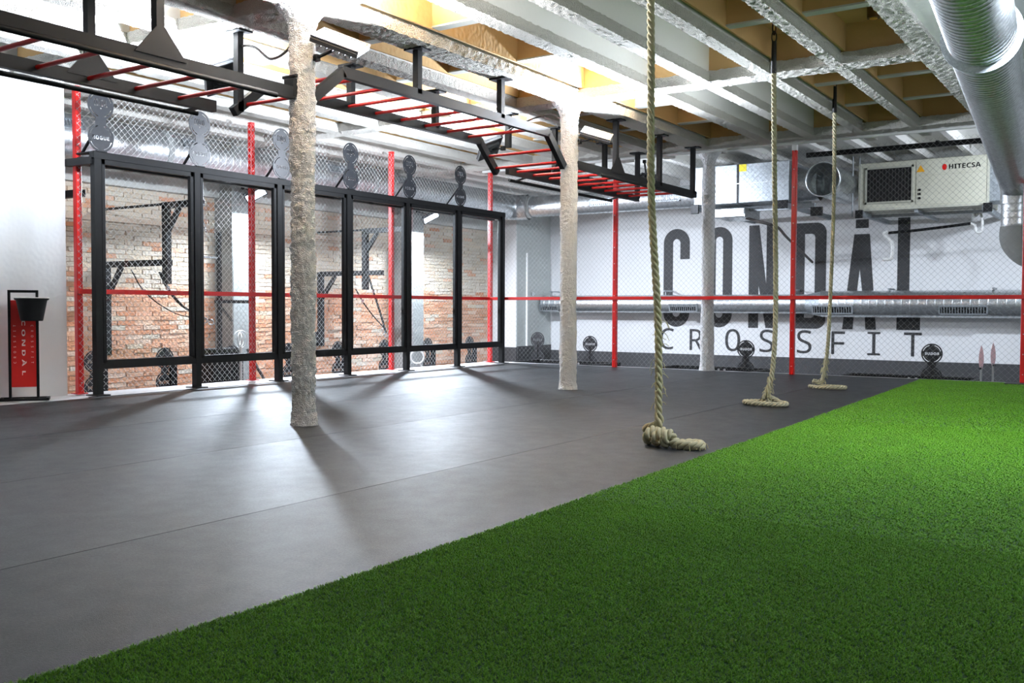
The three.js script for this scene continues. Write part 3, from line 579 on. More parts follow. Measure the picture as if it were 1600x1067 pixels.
{ // the heavy rope with a knotted end
  const z = -5.94, b = onZ(1029, 676, z), tp = onZ(1018, 0, z);
  const t = thing('climbing_rope', 'thick climbing rope with a big knotted end close to the turf', 'rope');
  const top = V(tp.x - 0.01, 3.2, z);
  twisted([V(top.x, 3.2, z), V(tp.x, 2.6, z), V(tp.x + 0.01, 1.7, z), V(b.x - 0.01, 0.8, z), V(b.x, 0.12, z), V(b.x + 0.005, 0.05, z)], 0.026, 0.15, M.rope, t, 'rope_strands');
  ropeHook(t, top.x, 3.3, z, 0.12);
  const k = V(b.x + 0.02, 0.045, z + 0.05);
  const knot = [V(b.x + 0.005, 0.2, z), V(b.x + 0.0, 0.14, z + 0.01)];
  for (let i = 0; i <= 34; i++) { const q = i / 34, a = 1.9 + q * 2.9 * 2 * Math.PI; knot.push(V(k.x - 0.11 + 0.23 * q, 0.068 + 0.036 * Math.sin(a), k.z - 0.03 + 0.1 * q + 0.06 * Math.cos(a))); }
  for (const [x, y, q] of [[0.15, 0.032, 0.02], [0.21, 0.03, -0.03], [0.28, 0.03, -0.03], [0.31, 0.03, 0.02], [0.27, 0.03, 0.06], [0.2, 0.03, 0.075], [0.13, 0.034, 0.07]]) knot.push(V(k.x + x, y, k.z + q));
  twisted(knot, 0.031, 0.13, M.rope, t, 'knotted_end');
  frays(t, [V(b.x, 0.95, z), V(b.x, 0.1, z)], 34, 0.04); frays(t, knot.slice(-6), 16, 0.035);
}
function coilRope(label, z, px, coil, r, tail, flat) {
  const pts = px.map(([x, y]) => onZ(x, y, z));
  const t = thing('climbing_rope', label, 'rope');
  twisted(pts, r, 0.13, M.ropeB, t, 'rope_strands');
  ropeHook(t, pts[0].x, pts[0].y + 0.24, z, 0.3);
  const c = onY(coil[0], coil[1], 0.03), loop = [];
  const start = pts[pts.length - 1];
  loop.push(start.clone());
  for (let i = 0; i <= 26; i++) { const a = coil[4] + i / 26 * coil[5]; loop.push(V(c.x + Math.cos(a) * coil[2], 0.028 + (i < 3 ? 0.02 * (3 - i) : 0), c.z + Math.sin(a) * coil[3])); }
  twisted(loop, r, 0.12, M.ropeB, t, 'coiled_end');
  frays(t, pts.slice(-3), 46, 0.03); frays(t, loop.slice(0, 4), 16, 0.03);
  if (tail) obj('whipping', rod(loop[loop.length - 2], loop[loop.length - 1], r * 1.15, 12), M.ropeCap, t);
}
coilRope('climbing rope with a flat round coil on the floor, in front of the lettered wall', -8.97, [[1209, 105], [1210, 260], [1212, 420], [1211, 520], [1206, 585], [1199, 612], [1193, 622]], [1196, 629, 0.2, 0.11, -1.7, 6.6], 0.024, false);
coilRope('climbing rope with a black taped tip on its floor coil, by the turf end', -11.38, [[1304, 168], [1303, 300], [1298, 450], [1293, 545], [1288, 580], [1284, 597]], [1293, 604, 0.2, 0.1, -2.6, 5.9], 0.022, true);

// ---------------------------------------------------------------- spiral ducts and air units
function spiralDuct(a, b, R, pitch = 0.11, n = 40) {
  const L = a.distanceTo(b), pts = []; pts.push(new THREE.Vector2(R, 0));
  for (let s = pitch / 2; s < L - 0.02; s += pitch) { pts.push(new THREE.Vector2(R, s - 0.008), new THREE.Vector2(R + 0.0035, s - 0.003), new THREE.Vector2(R + 0.0035, s + 0.003), new THREE.Vector2(R, s + 0.008)); }
  pts.push(new THREE.Vector2(R, L));
  const g = new THREE.LatheGeometry(pts, n), uv = g.attributes.uv, p = g.attributes.position; for (let i = 0; i < p.count; i++) uv.setXY(i, uv.getX(i) * 2 * Math.PI * R, p.getY(i));
  g.applyQuaternion(new THREE.Quaternion().setFromUnitVectors(V(0, 1, 0), b.clone().sub(a).normalize())); g.translate(a.x, a.y, a.z);
  return clean(g);
}
function collar(a, dir, R, w) { const d = dir.clone().normalize().multiplyScalar(w / 2); return rod(a.clone().sub(d), a.clone().add(d), R, 40); }
function grille(parent, c, along, out, w, h) { // louvred outlet: frame, dark slot and blades
  const up = out.clone().cross(along).normalize(), mtx = new THREE.Matrix4().makeBasis(along.clone().normalize(), up, out.clone().normalize()).setPosition(c);
  const p = (g) => g.applyMatrix4(mtx);
  const gr = obj('outlet_grille', [p(box(-w / 2, w / 2, h / 2 - 0.02, h / 2, -0.05, 0.015)), p(box(-w / 2, w / 2, -h / 2, -h / 2 + 0.02, -0.05, 0.015)), p(box(-w / 2, -w / 2 + 0.02, -h / 2, h / 2, -0.05, 0.015)), p(box(w / 2 - 0.02, w / 2, -h / 2, h / 2, -0.05, 0.015))], M.zincFlat, parent);
  obj('slot', p(box(-w / 2 + 0.02, w / 2 - 0.02, -h / 2 + 0.02, h / 2 - 0.02, -0.04, -0.005)), M.dark, gr);
  obj('blades', Array.from({ length: Math.round(w / 0.045) - 1 }, (_, i) => p(boxAt(-w / 2 + (i + 1) * 0.045, 0, 0.004, 0.01, h - 0.04, 0.015))), M.zincFlat, gr);
}
{ // right overhead duct that bends down at the end
  const t = thing('spiral_duct', 'big overhead spiral duct above the turf, turning down at its far end', 'duct');
  const a = V(-0.8, 2.97, -4.0), c = V(-1.05, 2.86, -7.55), d = V(-1.5, 2.67, -14.05), dir = d.clone().sub(c).normalize();
  obj('duct_run', spiralDuct(a, c, 0.225, 0.075), M.zinc, t); obj('duct_run', spiralDuct(c, d, 0.235, 0.075), M.zinc, t);
  obj('flange', [collar(c, dir, 0.27, 0.02), collar(c.clone().add(dir.clone().multiplyScalar(0.09)), dir, 0.243, 0.16)], M.zincFlat, t);
  const e = d.clone().add(dir.clone().multiplyScalar(0.22)).add(V(0, -0.02, 0)), dn = V(e.x + 0.02, 2.36, e.z - 0.14);
  obj('elbow', tube([d, d.clone().add(dir.clone().multiplyScalar(0.16)), V(dn.x, dn.y + 0.16, dn.z + 0.02), dn], 0.237, 30, 32), M.zinc, t);
  obj('drop', [spiralDuct(dn, V(dn.x, 2.02, dn.z), 0.225, 0.09), collar(V(dn.x, 2.36, dn.z), V(0, 1, 0), 0.24, 0.06)], M.zinc, t);
  obj('lower_elbow', tube([V(dn.x, 2.03, dn.z), V(dn.x, 1.86, dn.z), V(dn.x + 0.12, 1.72, dn.z), V(dn.x + 0.32, 1.66, dn.z), V(dn.x + 0.6, 1.66, dn.z)], 0.235, 30, 32), M.concrete, t);
  for (const s of [0.2, 0.72]) { const q = c.clone().lerp(d, s); obj('hanger_strap', rod(V(q.x, q.y, q.z), V(q.x, 3.5, q.z), 0.006), M.chrome, t); }
}
{ // left overhead duct over the sunken hall, then along the back
  const t = thing('spiral_duct', 'fat galvanised duct running above the brick wall and round the corner', 'duct');
  const y = 3.0, x = -11.15, zE = -16.6, A = V(x, y, -5.6), B = V(x, y, zE + 0.35), C = V(x + 0.4, y, zE - 0.12), D = V(-6.3, y, zE - 0.12);
  obj('duct_run', spiralDuct(A, B, 0.29, 0.13), M.zinc, t);
  obj('elbow', tube([B, V(x + 0.02, y, zE + 0.1), V(x + 0.15, y, zE - 0.06), C], 0.26, 30, 32), M.zinc, t);
  obj('duct_run', spiralDuct(C, D, 0.21, 0.13), M.zinc, t);
  for (const b of [collar(V(x, y, -8.15), V(0, 0, 1), 0.3, 0.08), collar(V(x, y, -12.2), V(0, 0, 1), 0.3, 0.08), collar(V(x + 0.45, y, C.z), V(1, 0, 0), 0.235, 0.12)]) obj('joint_band', b, M.concrete, t);
  for (const z of [-6.7, -8.55, -11.3, -13.0]) grille(t, V(x + 0.26, y + 0.13, z), V(0, 0, -1), V(0.88, 0.45, 0), 0.42, 0.13);
  for (const xx of [-8.9, -7.6]) grille(t, V(xx, y - 0.02, C.z + 0.2), V(1, 0, 0), V(0, 0, 1), 0.62, 0.14);
}
{ // low duct along the lettered wall
  const t = thing('spiral_duct', 'long low galvanised duct crossing in front of the painted lettering', 'duct');
  const y = 1.02, z = MURALZ + 0.36, X = (px) => onZ(px, 475, z).x, a = V(X(852), y, z), b = V(X(1262), y, z), c = V(X(1285), y, z), d = V(1.5, y, z);
  obj('duct_run', spiralDuct(a, b, 0.185, 0.14), M.zinc, t); obj('reducer', rod(b, c, 0.185, 40, 0.245), M.zincFlat, t); obj('duct_run', spiralDuct(c, d, 0.245, 0.14), M.zinc, t);
  obj('end_cap', collar(a, V(1, 0, 0), 0.193, 0.03), M.zincFlat, t);
  for (const [px, r, w] of [[864, 0.185, 0.5], [1073, 0.185, 0.62], [1306, 0.245, 0.75], [1508, 0.245, 0.78]]) grille(t, V(X(px), y - 0.08 * r / 0.185, z + r * 0.95), V(1, 0, 0), V(0, -0.2, 1), w, 0.16);
  for (const px of [862, 1040, 1240, 1390, 1552]) obj('wall_bracket', [bar(V(X(px), y + 0.27, MURALZ + 0.02), V(X(px), y + 0.27, z + 0.1), 0.03, 0.03), bar(V(X(px), y + 0.27, z), V(X(px), y + 0.1, z), 0.03, 0.01)], M.zincFlat, t);
}
{ // beige air handler
  const zf = -16.85, L = onZ(1342, 327, zf), R = onZ(1546, 242, zf), x0 = L.x, x1 = R.x, y0 = (L.y + onZ(1546, 322, zf).y) / 2, y1 = (onZ(1342, 255, zf).y + R.y) / 2, zb = -17.95;
  const t = thing('air_handler', 'beige air handling unit with a dark intake grille hung above the lettering', 'air unit');
  obj('cabinet', box(x0, x1, y0, y1, zb, zf, 0.012), M.hvac, t);
  const W = x1 - x0, H = y1 - y0, gx0 = x0 + W * 0.065, gx1 = x0 + W * 0.42;
  obj('grille_frame', [box(gx0 - 0.03, gx1 + 0.03, y0 + H * 0.13, y0 + H * 0.17, zf, zf + 0.02), box(gx0 - 0.03, gx1 + 0.03, y0 + H * 0.86, y0 + H * 0.9, zf, zf + 0.02), box(gx0 - 0.03, gx0, y0 + H * 0.13, y0 + H * 0.9, zf, zf + 0.02), box(gx1, gx1 + 0.03, y0 + H * 0.13, y0 + H * 0.9, zf, zf + 0.02)], M.hvacTrim, t);
  const gi = obj('intake_grille', box(gx0, gx1, y0 + H * 0.17, y0 + H * 0.86, zf - 0.001, zf + 0.004), M.dark, t);
  obj('grille_wires', Array.from({ length: 13 }, (_, i) => rod(V(gx0 + (i + 1) * (gx1 - gx0) / 14, y0 + H * 0.17, zf + 0.008), V(gx0 + (i + 1) * (gx1 - gx0) / 14, y0 + H * 0.86, zf + 0.008), 0.003, 5)), M.cable, gi);
  obj('side_panel', box(gx1 + 0.07, x1 - 0.05, y0 + 0.05, y0 + H * 0.66, zf, zf + 0.008, 0.003), M.hvac, t); obj('top_panel', box(gx1 + 0.07, x1 - 0.05, y0 + H * 0.68, y1 - 0.03, zf, zf + 0.008, 0.003), M.hvac, t);
  obj('corner_trim', [box(x0 - 0.01, x0 + 0.03, y0, y1, zf - 0.03, zf + 0.01, 0.004), box(x1 - 0.03, x1 + 0.01, y0, y1, zf - 0.03, zf + 0.01, 0.004), box(x0, x1, y0 - 0.01, y0 + 0.03, zf - 0.03, zf + 0.01, 0.004)], M.hvacTrim, t);
  const tg = new THREE.ExtrudeGeometry(font.generateShapes('HITECSA', 0.075), { depth: 0.003, bevelEnabled: false, curveSegments: 6 }); tg.computeBoundingBox(); { const bw = tg.boundingBox.max.x - tg.boundingBox.min.x; tg.scale(W * 0.235 / bw, 1, 1); } tg.translate(x0 + W * 0.7, y1 - 0.19, zf + 0.008);
  obj('maker_lettering', worldUV(tg), M.black, t);
  const emblem = new THREE.CylinderGeometry(0.05, 0.05, 0.004, 24); emblem.rotateX(Math.PI / 2); emblem.scale(0.7, 1, 1); emblem.translate(x0 + W * 0.672, y1 - 0.155, zf + 0.009); obj('emblem', clean(emblem), M.red, t);
  const tri = new THREE.CylinderGeometry(0.075, 0.075, 0.004, 3); tri.rotateX(Math.PI / 2); tri.rotateZ(Math.PI); tri.translate(x0 + W * 0.49, y1 - 0.17, zf + 0.009); obj('warning_triangle', clean(tri), std({ color: 0xe8a512, roughness: 0.5 }), t);
  obj('knobs', [0, 1, 2].map((i) => boxAt(x0 + W * 0.485, y0 + H * (0.2 + i * 0.085), zf + 0.012, 0.035, 0.035, 0.02)), M.black, t);
  obj('bracket_frame', [bar(V(x0 + 0.05, y0 - 0.05, zf + 0.05), V(x0 + 0.05, y0 - 0.05, MURALZ + 0.02), 0.06, 0.08), bar(V(x1 - 0.05, y0 - 0.05, zf + 0.05), V(x1 - 0.05, y0 - 0.05, MURALZ + 0.02), 0.06, 0.08), bar(V(x0 + 0.9, y0 - 0.04, zf - 0.05), V(x0 + 0.9, y0 - 0.04, MURALZ + 0.02), 0.05, 0.05), bar(V(x0, y0 - 0.05, zf - 0.6), V(x1, y0 - 0.05, zf - 0.6), 0.05, 0.05)], M.zincFlat, t);
  for (const b of [boxAt(x0 + 0.02, y0 - 0.06, zf + 0.06, 0.12, 0.13, 0.05, 0.005), boxAt(x1, y0 - 0.05, zf + 0.06, 0.13, 0.14, 0.05, 0.005)]) obj('end_cap', b, M.black, t);
  const P = (px, py) => onZ(px, py, -17.6);
  obj('trap_pipe', tube([P(1522, 322), P(1524, 338), P(1530, 332), P(1534, 340), P(1533, 362), P(1526, 363), P(1523, 352), P(1516, 349)], 0.022, 60, 8), M.pipe, t);
  obj('drain_pipe', tube([P(1517, 349), P(1480, 354), P(1430, 360), P(1388, 364)], 0.024, 30, 8), M.black, t);
  obj('waste_pipe', tube([P(1388, 362), P(1381, 366), P(1388, 373), P(1394, 380), P(1394, 398), P(1392, 404), P(1380, 405)], 0.032, 40, 10), M.pipe, t);
  obj('outlet_box', box(x1, x1 + 0.26, y0 + 0.05, y1 - 0.05, zf - 0.6, zf - 0.05, 0.008), M.zincFlat, t);
  for (const xx of [x0 - 0.1]) obj('hanger_rod', [rod(V(xx, y0 - 0.1, zf + 0.03), V(xx, SLAB - 0.1, zf + 0.03), 0.012), rod(V(xx + 0.08, y0, zf - 0.1), V(xx + 0.08, SLAB - 0.1, zf - 0.1), 0.012)], M.zincFlat, t);
  const sg = thing('notice_sign', 'small white notice with a red and black pictogram beside the duct', 'sign', [x1 - 0.1, 0, zf + 0.1]);
  const sp = onZ(1547, 223, zf + 0.1); sg.position.set(sp.x, sp.y, zf + 0.1);
  obj('sign_plate', boxAt(0, 0, 0, 0.15, 0.18, 0.008, 0.003), M.white, sg);
  obj('pictogram', [boxAt(0, -0.045, 0.006, 0.1, 0.02, 0.004), boxAt(0, -0.015, 0.006, 0.06, 0.02, 0.004), boxAt(0, 0.015, 0.006, 0.08, 0.02, 0.004)], M.black, sg); obj('red_mark', boxAt(-0.02, 0.05, 0.006, 0.04, 0.04, 0.004), M.red, sg);
  obj('sign_hook', rod(V(0, 0.09, 0), V(0, SLAB - 0.25 - sp.y, 0), 0.004), M.chrome, sg);
}
{ // galvanised fan box with a round mouth
  const zf = -15.9, L = onZ(1084, 320, zf), R = onZ(1233, 252, zf), x0 = L.x, x1 = R.x, y0 = onZ(1160, 317, zf).y, y1 = onZ(1160, 256, zf).y, zb = -17.2, xm = onZ(1153, 280, zf).x;
  const t = thing('fan_box', 'galvanised two-section fan box with a yellow sticker hung from joists', 'air unit');
  obj('section', box(x0, xm - 0.015, y0, y1, zb, zf, 0.01), M.zincFlat, t); obj('section', box(xm + 0.015, x1, y0, y1, zb, zf, 0.01), M.zincFlat, t);
  obj('joint_gasket', box(xm - 0.015, xm + 0.015, y0, y1, zb, zf - 0.005), M.black, t);
  obj('sticker', box(xm + 0.02, xm + 0.15, y1 - 0.13, y1 - 0.01, zf, zf + 0.003), M.yellow, t);
  obj('seam', box(x0, x1, (y0 + y1) / 2 - 0.004, (y0 + y1) / 2 + 0.004, zf, zf + 0.003), M.zinc, t);
  obj('bracket_frame', [bar(V(x0 + 0.06, y0 - 0.06, zf + 0.05), V(x0 + 0.06, y0 - 0.06, MURALZ), 0.06, 0.08), bar(V(x1 - 0.1, y0 - 0.06, zf + 0.05), V(x1 - 0.1, y0 - 0.06, MURALZ), 0.06, 0.08), bar(V(x0, y0 - 0.06, zf - 0.5), V(x1 + 0.3, y0 - 0.06, zf - 0.5), 0.06, 0.08)], M.zincFlat, t);
  for (const b of [boxAt(x0 + 0.05, y0 - 0.07, zf + 0.06, 0.14, 0.16, 0.05, 0.005), boxAt(x1 - 0.1, y0 - 0.07, zf + 0.06, 0.2, 0.14, 0.05, 0.005), boxAt(x1 + 0.35, y0 - 0.17, zf - 0.4, 0.2, 0.15, 0.05, 0.005)]) obj('end_cap', b, M.black, t);
  obj('drip_tray', box(x0 + 0.3, xm + 0.05, y0 - 0.22, y0 - 0.05, zb + 0.3, zf - 0.2, 0.02), M.zinc, t);
  obj('drain_pipe', tube([V(xm, y0 - 0.22, zf - 0.4), V(xm + 0.25, y0 - 0.3, zf - 0.5), V(xm + 0.42, y0 - 0.36, zf - 0.8), V(xm + 0.45, y0 - 0.5, zf - 1.2), V(xm + 0.45, y0 - 0.9, MURALZ + 0.05)], 0.025, 40, 8), M.cable, t);
  const mc = onZ(1284, 280, zf + 0.05), w0 = V(mc.x + 0.02, mc.y, zf + 0.05);
  const mouth = thing('duct_mouth', 'open round duct end with a black inside beside the fan box', 'duct', [0, 0, 0]);
  obj('duct_wall', [new THREE.CylinderGeometry(0.275, 0.275, 1.4, 40, 1, true).rotateX(Math.PI / 2).translate(w0.x, w0.y, zf - 0.65), new THREE.CylinderGeometry(0.275, 0.275, 0.02, 40).rotateX(Math.PI / 2).translate(w0.x, w0.y, zf - 1.34), new THREE.TorusGeometry(0.275, 0.012, 8, 48).translate(w0.x, w0.y, w0.z)].map(clean), (() => { const m = M.zinc.clone(); m.side = THREE.DoubleSide; return m; })(), mouth);
  obj('side_branch', spiralDuct(V(x1 - 0.02, w0.y - 0.02, zf - 0.5), V(w0.x - 0.2, w0.y - 0.02, zf - 0.5), 0.26, 0.12), M.zinc, mouth);
  const ac = thing('wall_box', 'small grey wall box between round duct mouth and beige air unit', 'box'), ap = onZ(1326, 283, -17.6);
  obj('box_body', boxAt(ap.x, ap.y, -17.6, 0.3, 0.32, 0.18, 0.01), M.hvacTrim, ac); obj('box_slot', boxAt(ap.x, ap.y - 0.11, -17.505, 0.24, 0.04, 0.02), M.black, ac);
  obj('box_arm', bar(V(ap.x, ap.y, -17.6), V(ap.x, ap.y, MURALZ), 0.05, 0.05), M.blackSteel, ac);
}

// ---------------------------------------------------------------- equipment beyond the fences
{ // targets on the rig of the sunken hall, along the brick wall, seen from behind
  const proto = thing('hall_target', '', 'target', [0, 0, 0], 0, 'double discs before the brick wall');
  const pg = plateLow.clone(); pg.rotateY(-Math.PI / 2); obj('target_plate', pg, M.disc, proto);
  obj('post', [box(0.02, 0.08, LOW + 0.33, 0.46, -0.15, -0.05, 0.005)], M.black, proto);
  obj('crossbar', box(0.02, 0.08, -0.14, -0.06, -0.52, 0.52, 0.005), M.black, proto);
  const zs = [-7.4, -8.48, -9.66, -10.8, -11.92, -13.1, -14.35, -15.7];
  zs.forEach((z, i) => { const pos = [-11.5, -0.28, z], l = 'black double-disc target before the brick wall, ' + ['behind the rig post nearest the white wall', 'below the nearest hanging straps', 'behind the perforated black box', 'just beside the lamp column', 'below the second bar bracket', 'behind the third red fence post', 'just past the lit concrete pillar', 'in the last rig bay'][i]; if (i) copyOf(proto, pos, 0, l); else { proto.position.set(...pos); proto.userData.label = l; } });
}
{ // targets and rig tops along the back edge
  const Z = -14.95, proto = thing('hall_target', '', 'target', [0, 0, 0], 0, 'double discs before the lettered wall');
  const pg = plateLow.clone(); pg.rotateY(Math.PI); obj('target_plate', pg, M.disc, proto); obj('strut', box(-0.006, 0.006, -0.1, 0.44, 0.004, 0.014), M.black, proto);
  const spots = [[840, 531, 'in front of the flush grey door'], [922, 537.5, 'between the far sprayed column and a red fence post'], [1165.5, 545.5, 'covering part of the small painted O'], [1456, 552.5, 'just beside the small painted T']];
  spots.forEach(([px, py, w], i) => { const p = onZ(px, py, Z), pos = [p.x, p.y - RD - GAP, Z], l = 'black double-disc target ' + w; if (i) copyOf(proto, pos, 0, l); else { proto.position.set(...pos); proto.userData.label = l; } });
  const frames = [[842, 560.5, 965, 567, 'steel rig top behind the fence corner, below two double discs'], [1056, 570, 1206, 576, 'steel rig top beside the far sprayed column, below one double disc'], [1330, 583, 1530, 590, 'steel rig top at the turf end, below one double disc']];
  for (const [ax, ay, bx, by, label] of frames) {
    const a = onZ(ax, ay, Z), b = onZ(bx, by, Z), y = (a.y + b.y) / 2, t = thing('rig_top', label, 'rig');
    obj('far_beam', box(a.x, b.x, y - 0.09, y, Z - 0.03, Z + 0.03, 0.006), M.blackSteel, t);
    for (const x of [a.x, b.x]) { obj('side_beam', box(x - 0.03, x + 0.03, y - 0.09, y, Z, VOIDZ - 0.02, 0.006), M.blackSteel, t); obj('leg', box(x - 0.04, x + 0.04, LOW, y, Z - 0.04, Z + 0.04, 0.006), M.blackSteel, t); }
    const mx = a.x + (b.x - a.x) * 0.5; obj('bolt_pair', [rod(V(mx - 0.05, y - 0.045, Z + 0.03), V(mx - 0.05, y - 0.045, Z + 0.045), 0.018), rod(V(mx + 0.05, y - 0.045, Z + 0.03), V(mx + 0.05, y - 0.045, Z + 0.045), 0.018)], M.bolt, t);
  }
  for (const [px, y0, y1, d, l] of [[1533, 540, 576, -0.01, 'shorter of two slim pink paddles standing behind the turf end'], [1551.5, 536, 571, 0.012, 'taller of two slim pink paddles standing behind the turf end']]) {
    const z = -14.4, a = onZ(px, y0, z), b = onZ(px, y1, z), t = thing('paddle', l, 'paddle', [b.x, LOW, z]);
    const h = a.y - b.y, s = new THREE.Shape(); s.moveTo(-0.008, 0); s.bezierCurveTo(-0.035, h * 0.25, -0.035, h * 0.6, 0, h); s.bezierCurveTo(0.035, h * 0.6, 0.035, h * 0.25, 0.008, 0); s.closePath();
    const g = new THREE.ExtrudeGeometry(s, { depth: 0.014, bevelEnabled: true, bevelSize: 0.004, bevelThickness: 0.004, bevelSegments: 2 }); g.translate(0, b.y - LOW, -0.007);
    obj('blade', worldUV(g), M.pink, t); obj('shaft', rod(V(0, 0, 0), V(0, b.y - LOW + 0.03, 0), 0.014), M.concrete, t); obj('grip_ring', rod(V(d, b.y - LOW - 0.01, 0), V(d, b.y - LOW + 0.015, 0), 0.022), M.black, t);
  }
}
function wallBracket(z, y1, y2, xEnd, xPost, xTop, label) { // stepped pull-up bracket on the brick wall
  const t = thing('wall_bracket', label, 'bracket'), X = BRICKX + 0.06;
  obj('wall_plate', bar(V(X, 0.25, z), V(X, y1 + 0.03, z), 0.08, 0.09), M.black, t); obj('foot_flange', [box(BRICKX, BRICKX + 0.03, 0.25, 0.5, z - 0.09, z + 0.09, 0.004)], M.blackSteel, t);
  obj('lower_arm', bar(V(X, y1, z), V(xEnd, y1, z), 0.08, 0.08), M.black, t);
  obj('lower_brace', bar(V(X + 0.04, y1 - 0.42, z), V(X + 0.34, y1 - 0.04, z), 0.05, 0.06), M.black, t);
  obj('upright', bar(V(xPost, y1 - 0.28, z), V(xPost, y2, z), 0.08, 0.09), M.black, t);
  obj('upper_arm', bar(V(xPost - 0.05, y2, z), V(xTop, y2, z), 0.08, 0.08), M.black, t);
  obj('upper_brace', bar(V(xPost + 0.03, y2 - 0.33, z), V(xPost + 0.26, y2 - 0.04, z), 0.05, 0.06), M.black, t);
  obj('wall_tie', bar(V(BRICKX, y2 + 0.02, z + 0.02), V(xPost, y2 + 0.02, z), 0.03, 0.03), M.black, t);
  return t;
}
wallBracket(-7.95, 1.5, 2.24, -10.65, -10.72, -10.0, 'black stepped bar bracket on the brick wall nearest the white wall');
wallBracket(-12.06, 1.5, 2.2, -10.62, -11.0, -10.1, 'black stepped bar bracket on the brick wall beside the far concrete pillar');
wallBracket(-6.35, 1.5, 2.2, -10.65, -10.72, -10.05, 'black stepped bar bracket half hidden behind the white wall');
function strap(name, label, pts, w) {
  const t = thing(name, label, 'strap'), c = new THREE.CatmullRomCurve3(pts), n = 12, geos = [];
  for (let i = 0; i < n; i++) geos.push(bar(c.getPoint(i / n), c.getPoint((i + 1.02) / n), w, 0.008, 0));
  obj('webbing', geos, M.strap, t);
  obj('buckle', [boxAt(pts[1].x, pts[1].y, pts[1].z, 0.03, 0.05, 0.05, 0.004)], M.chrome, t);
  const e = pts[pts.length - 1]; obj('end_ring', clean(new THREE.TorusGeometry(0.035, 0.008, 8, 20).rotateY(1).translate(e.x, e.y - 0.03, e.z)), M.chrome, t);
}
{
  const sx = -10.95; const E1 = onX(330, 500, sx);
  strap('suspension_strap', 'black suspension strap slung from the lower arm to the stand, left of its pair', [onX(205, 421, -11.2), onX(225, 455, -11.15), onX(275, 490, -11.05), E1], 0.035);
  strap('suspension_strap', 'thick black suspension strap slung from the arm end to the stand', [onX(250, 425, -10.75), onX(262, 450, -10.78), onX(285, 478, -10.85), onX(320, 497, sx)], 0.05);
  strap('suspension_strap', 'black suspension strap hanging beside the second red post, longer of two', [onX(576, 432, -10.8), onX(583, 455, -10.8), onX(593, 485, -10.8), onX(603, 520, -10.8)], 0.04);
  strap('suspension_strap', 'thin black suspension strap hanging below the second bracket upright', [onX(556, 452, -10.95), onX(566, 470, -10.95), onX(582, 492, -10.95), onX(600, 512, -10.95)], 0.025);
}
function chain(label, pts) {
  const t = thing('hanging_chain', label, 'chain'), c = new THREE.CatmullRomCurve3(pts), L = c.getLength(), n = Math.max(4, Math.round(L / 0.05));
  for (let i = 0; i < n; i++) { const p = c.getPointAt((i + 0.5) / n), d = c.getTangentAt((i + 0.5) / n), g = new THREE.TorusGeometry(0.018, 0.005, 6, 14); g.scale(0.75, 1.7, 1); if (i % 2) g.rotateY(Math.PI / 2); g.applyQuaternion(new THREE.Quaternion().setFromUnitVectors(V(0, 1, 0), d)); g.translate(p.x, p.y, p.z); obj('chain_link', clean(g), M.chrome, t); }
}
chain('steel chain hanging from the top arm of the nearer bracket', [onX(311, 320, -10.02), onX(314, 335, -10.02), onX(318, 350, -10.02), onX(322, 362, -10.02)]);
chain('steel chain hanging beside the first red fence post', [V(-10.1, 2.18, -6.35), V(-10.1, 2.05, -6.35), V(-10.11, 1.9, -6.33), V(-10.12, 1.74, -6.31)]);
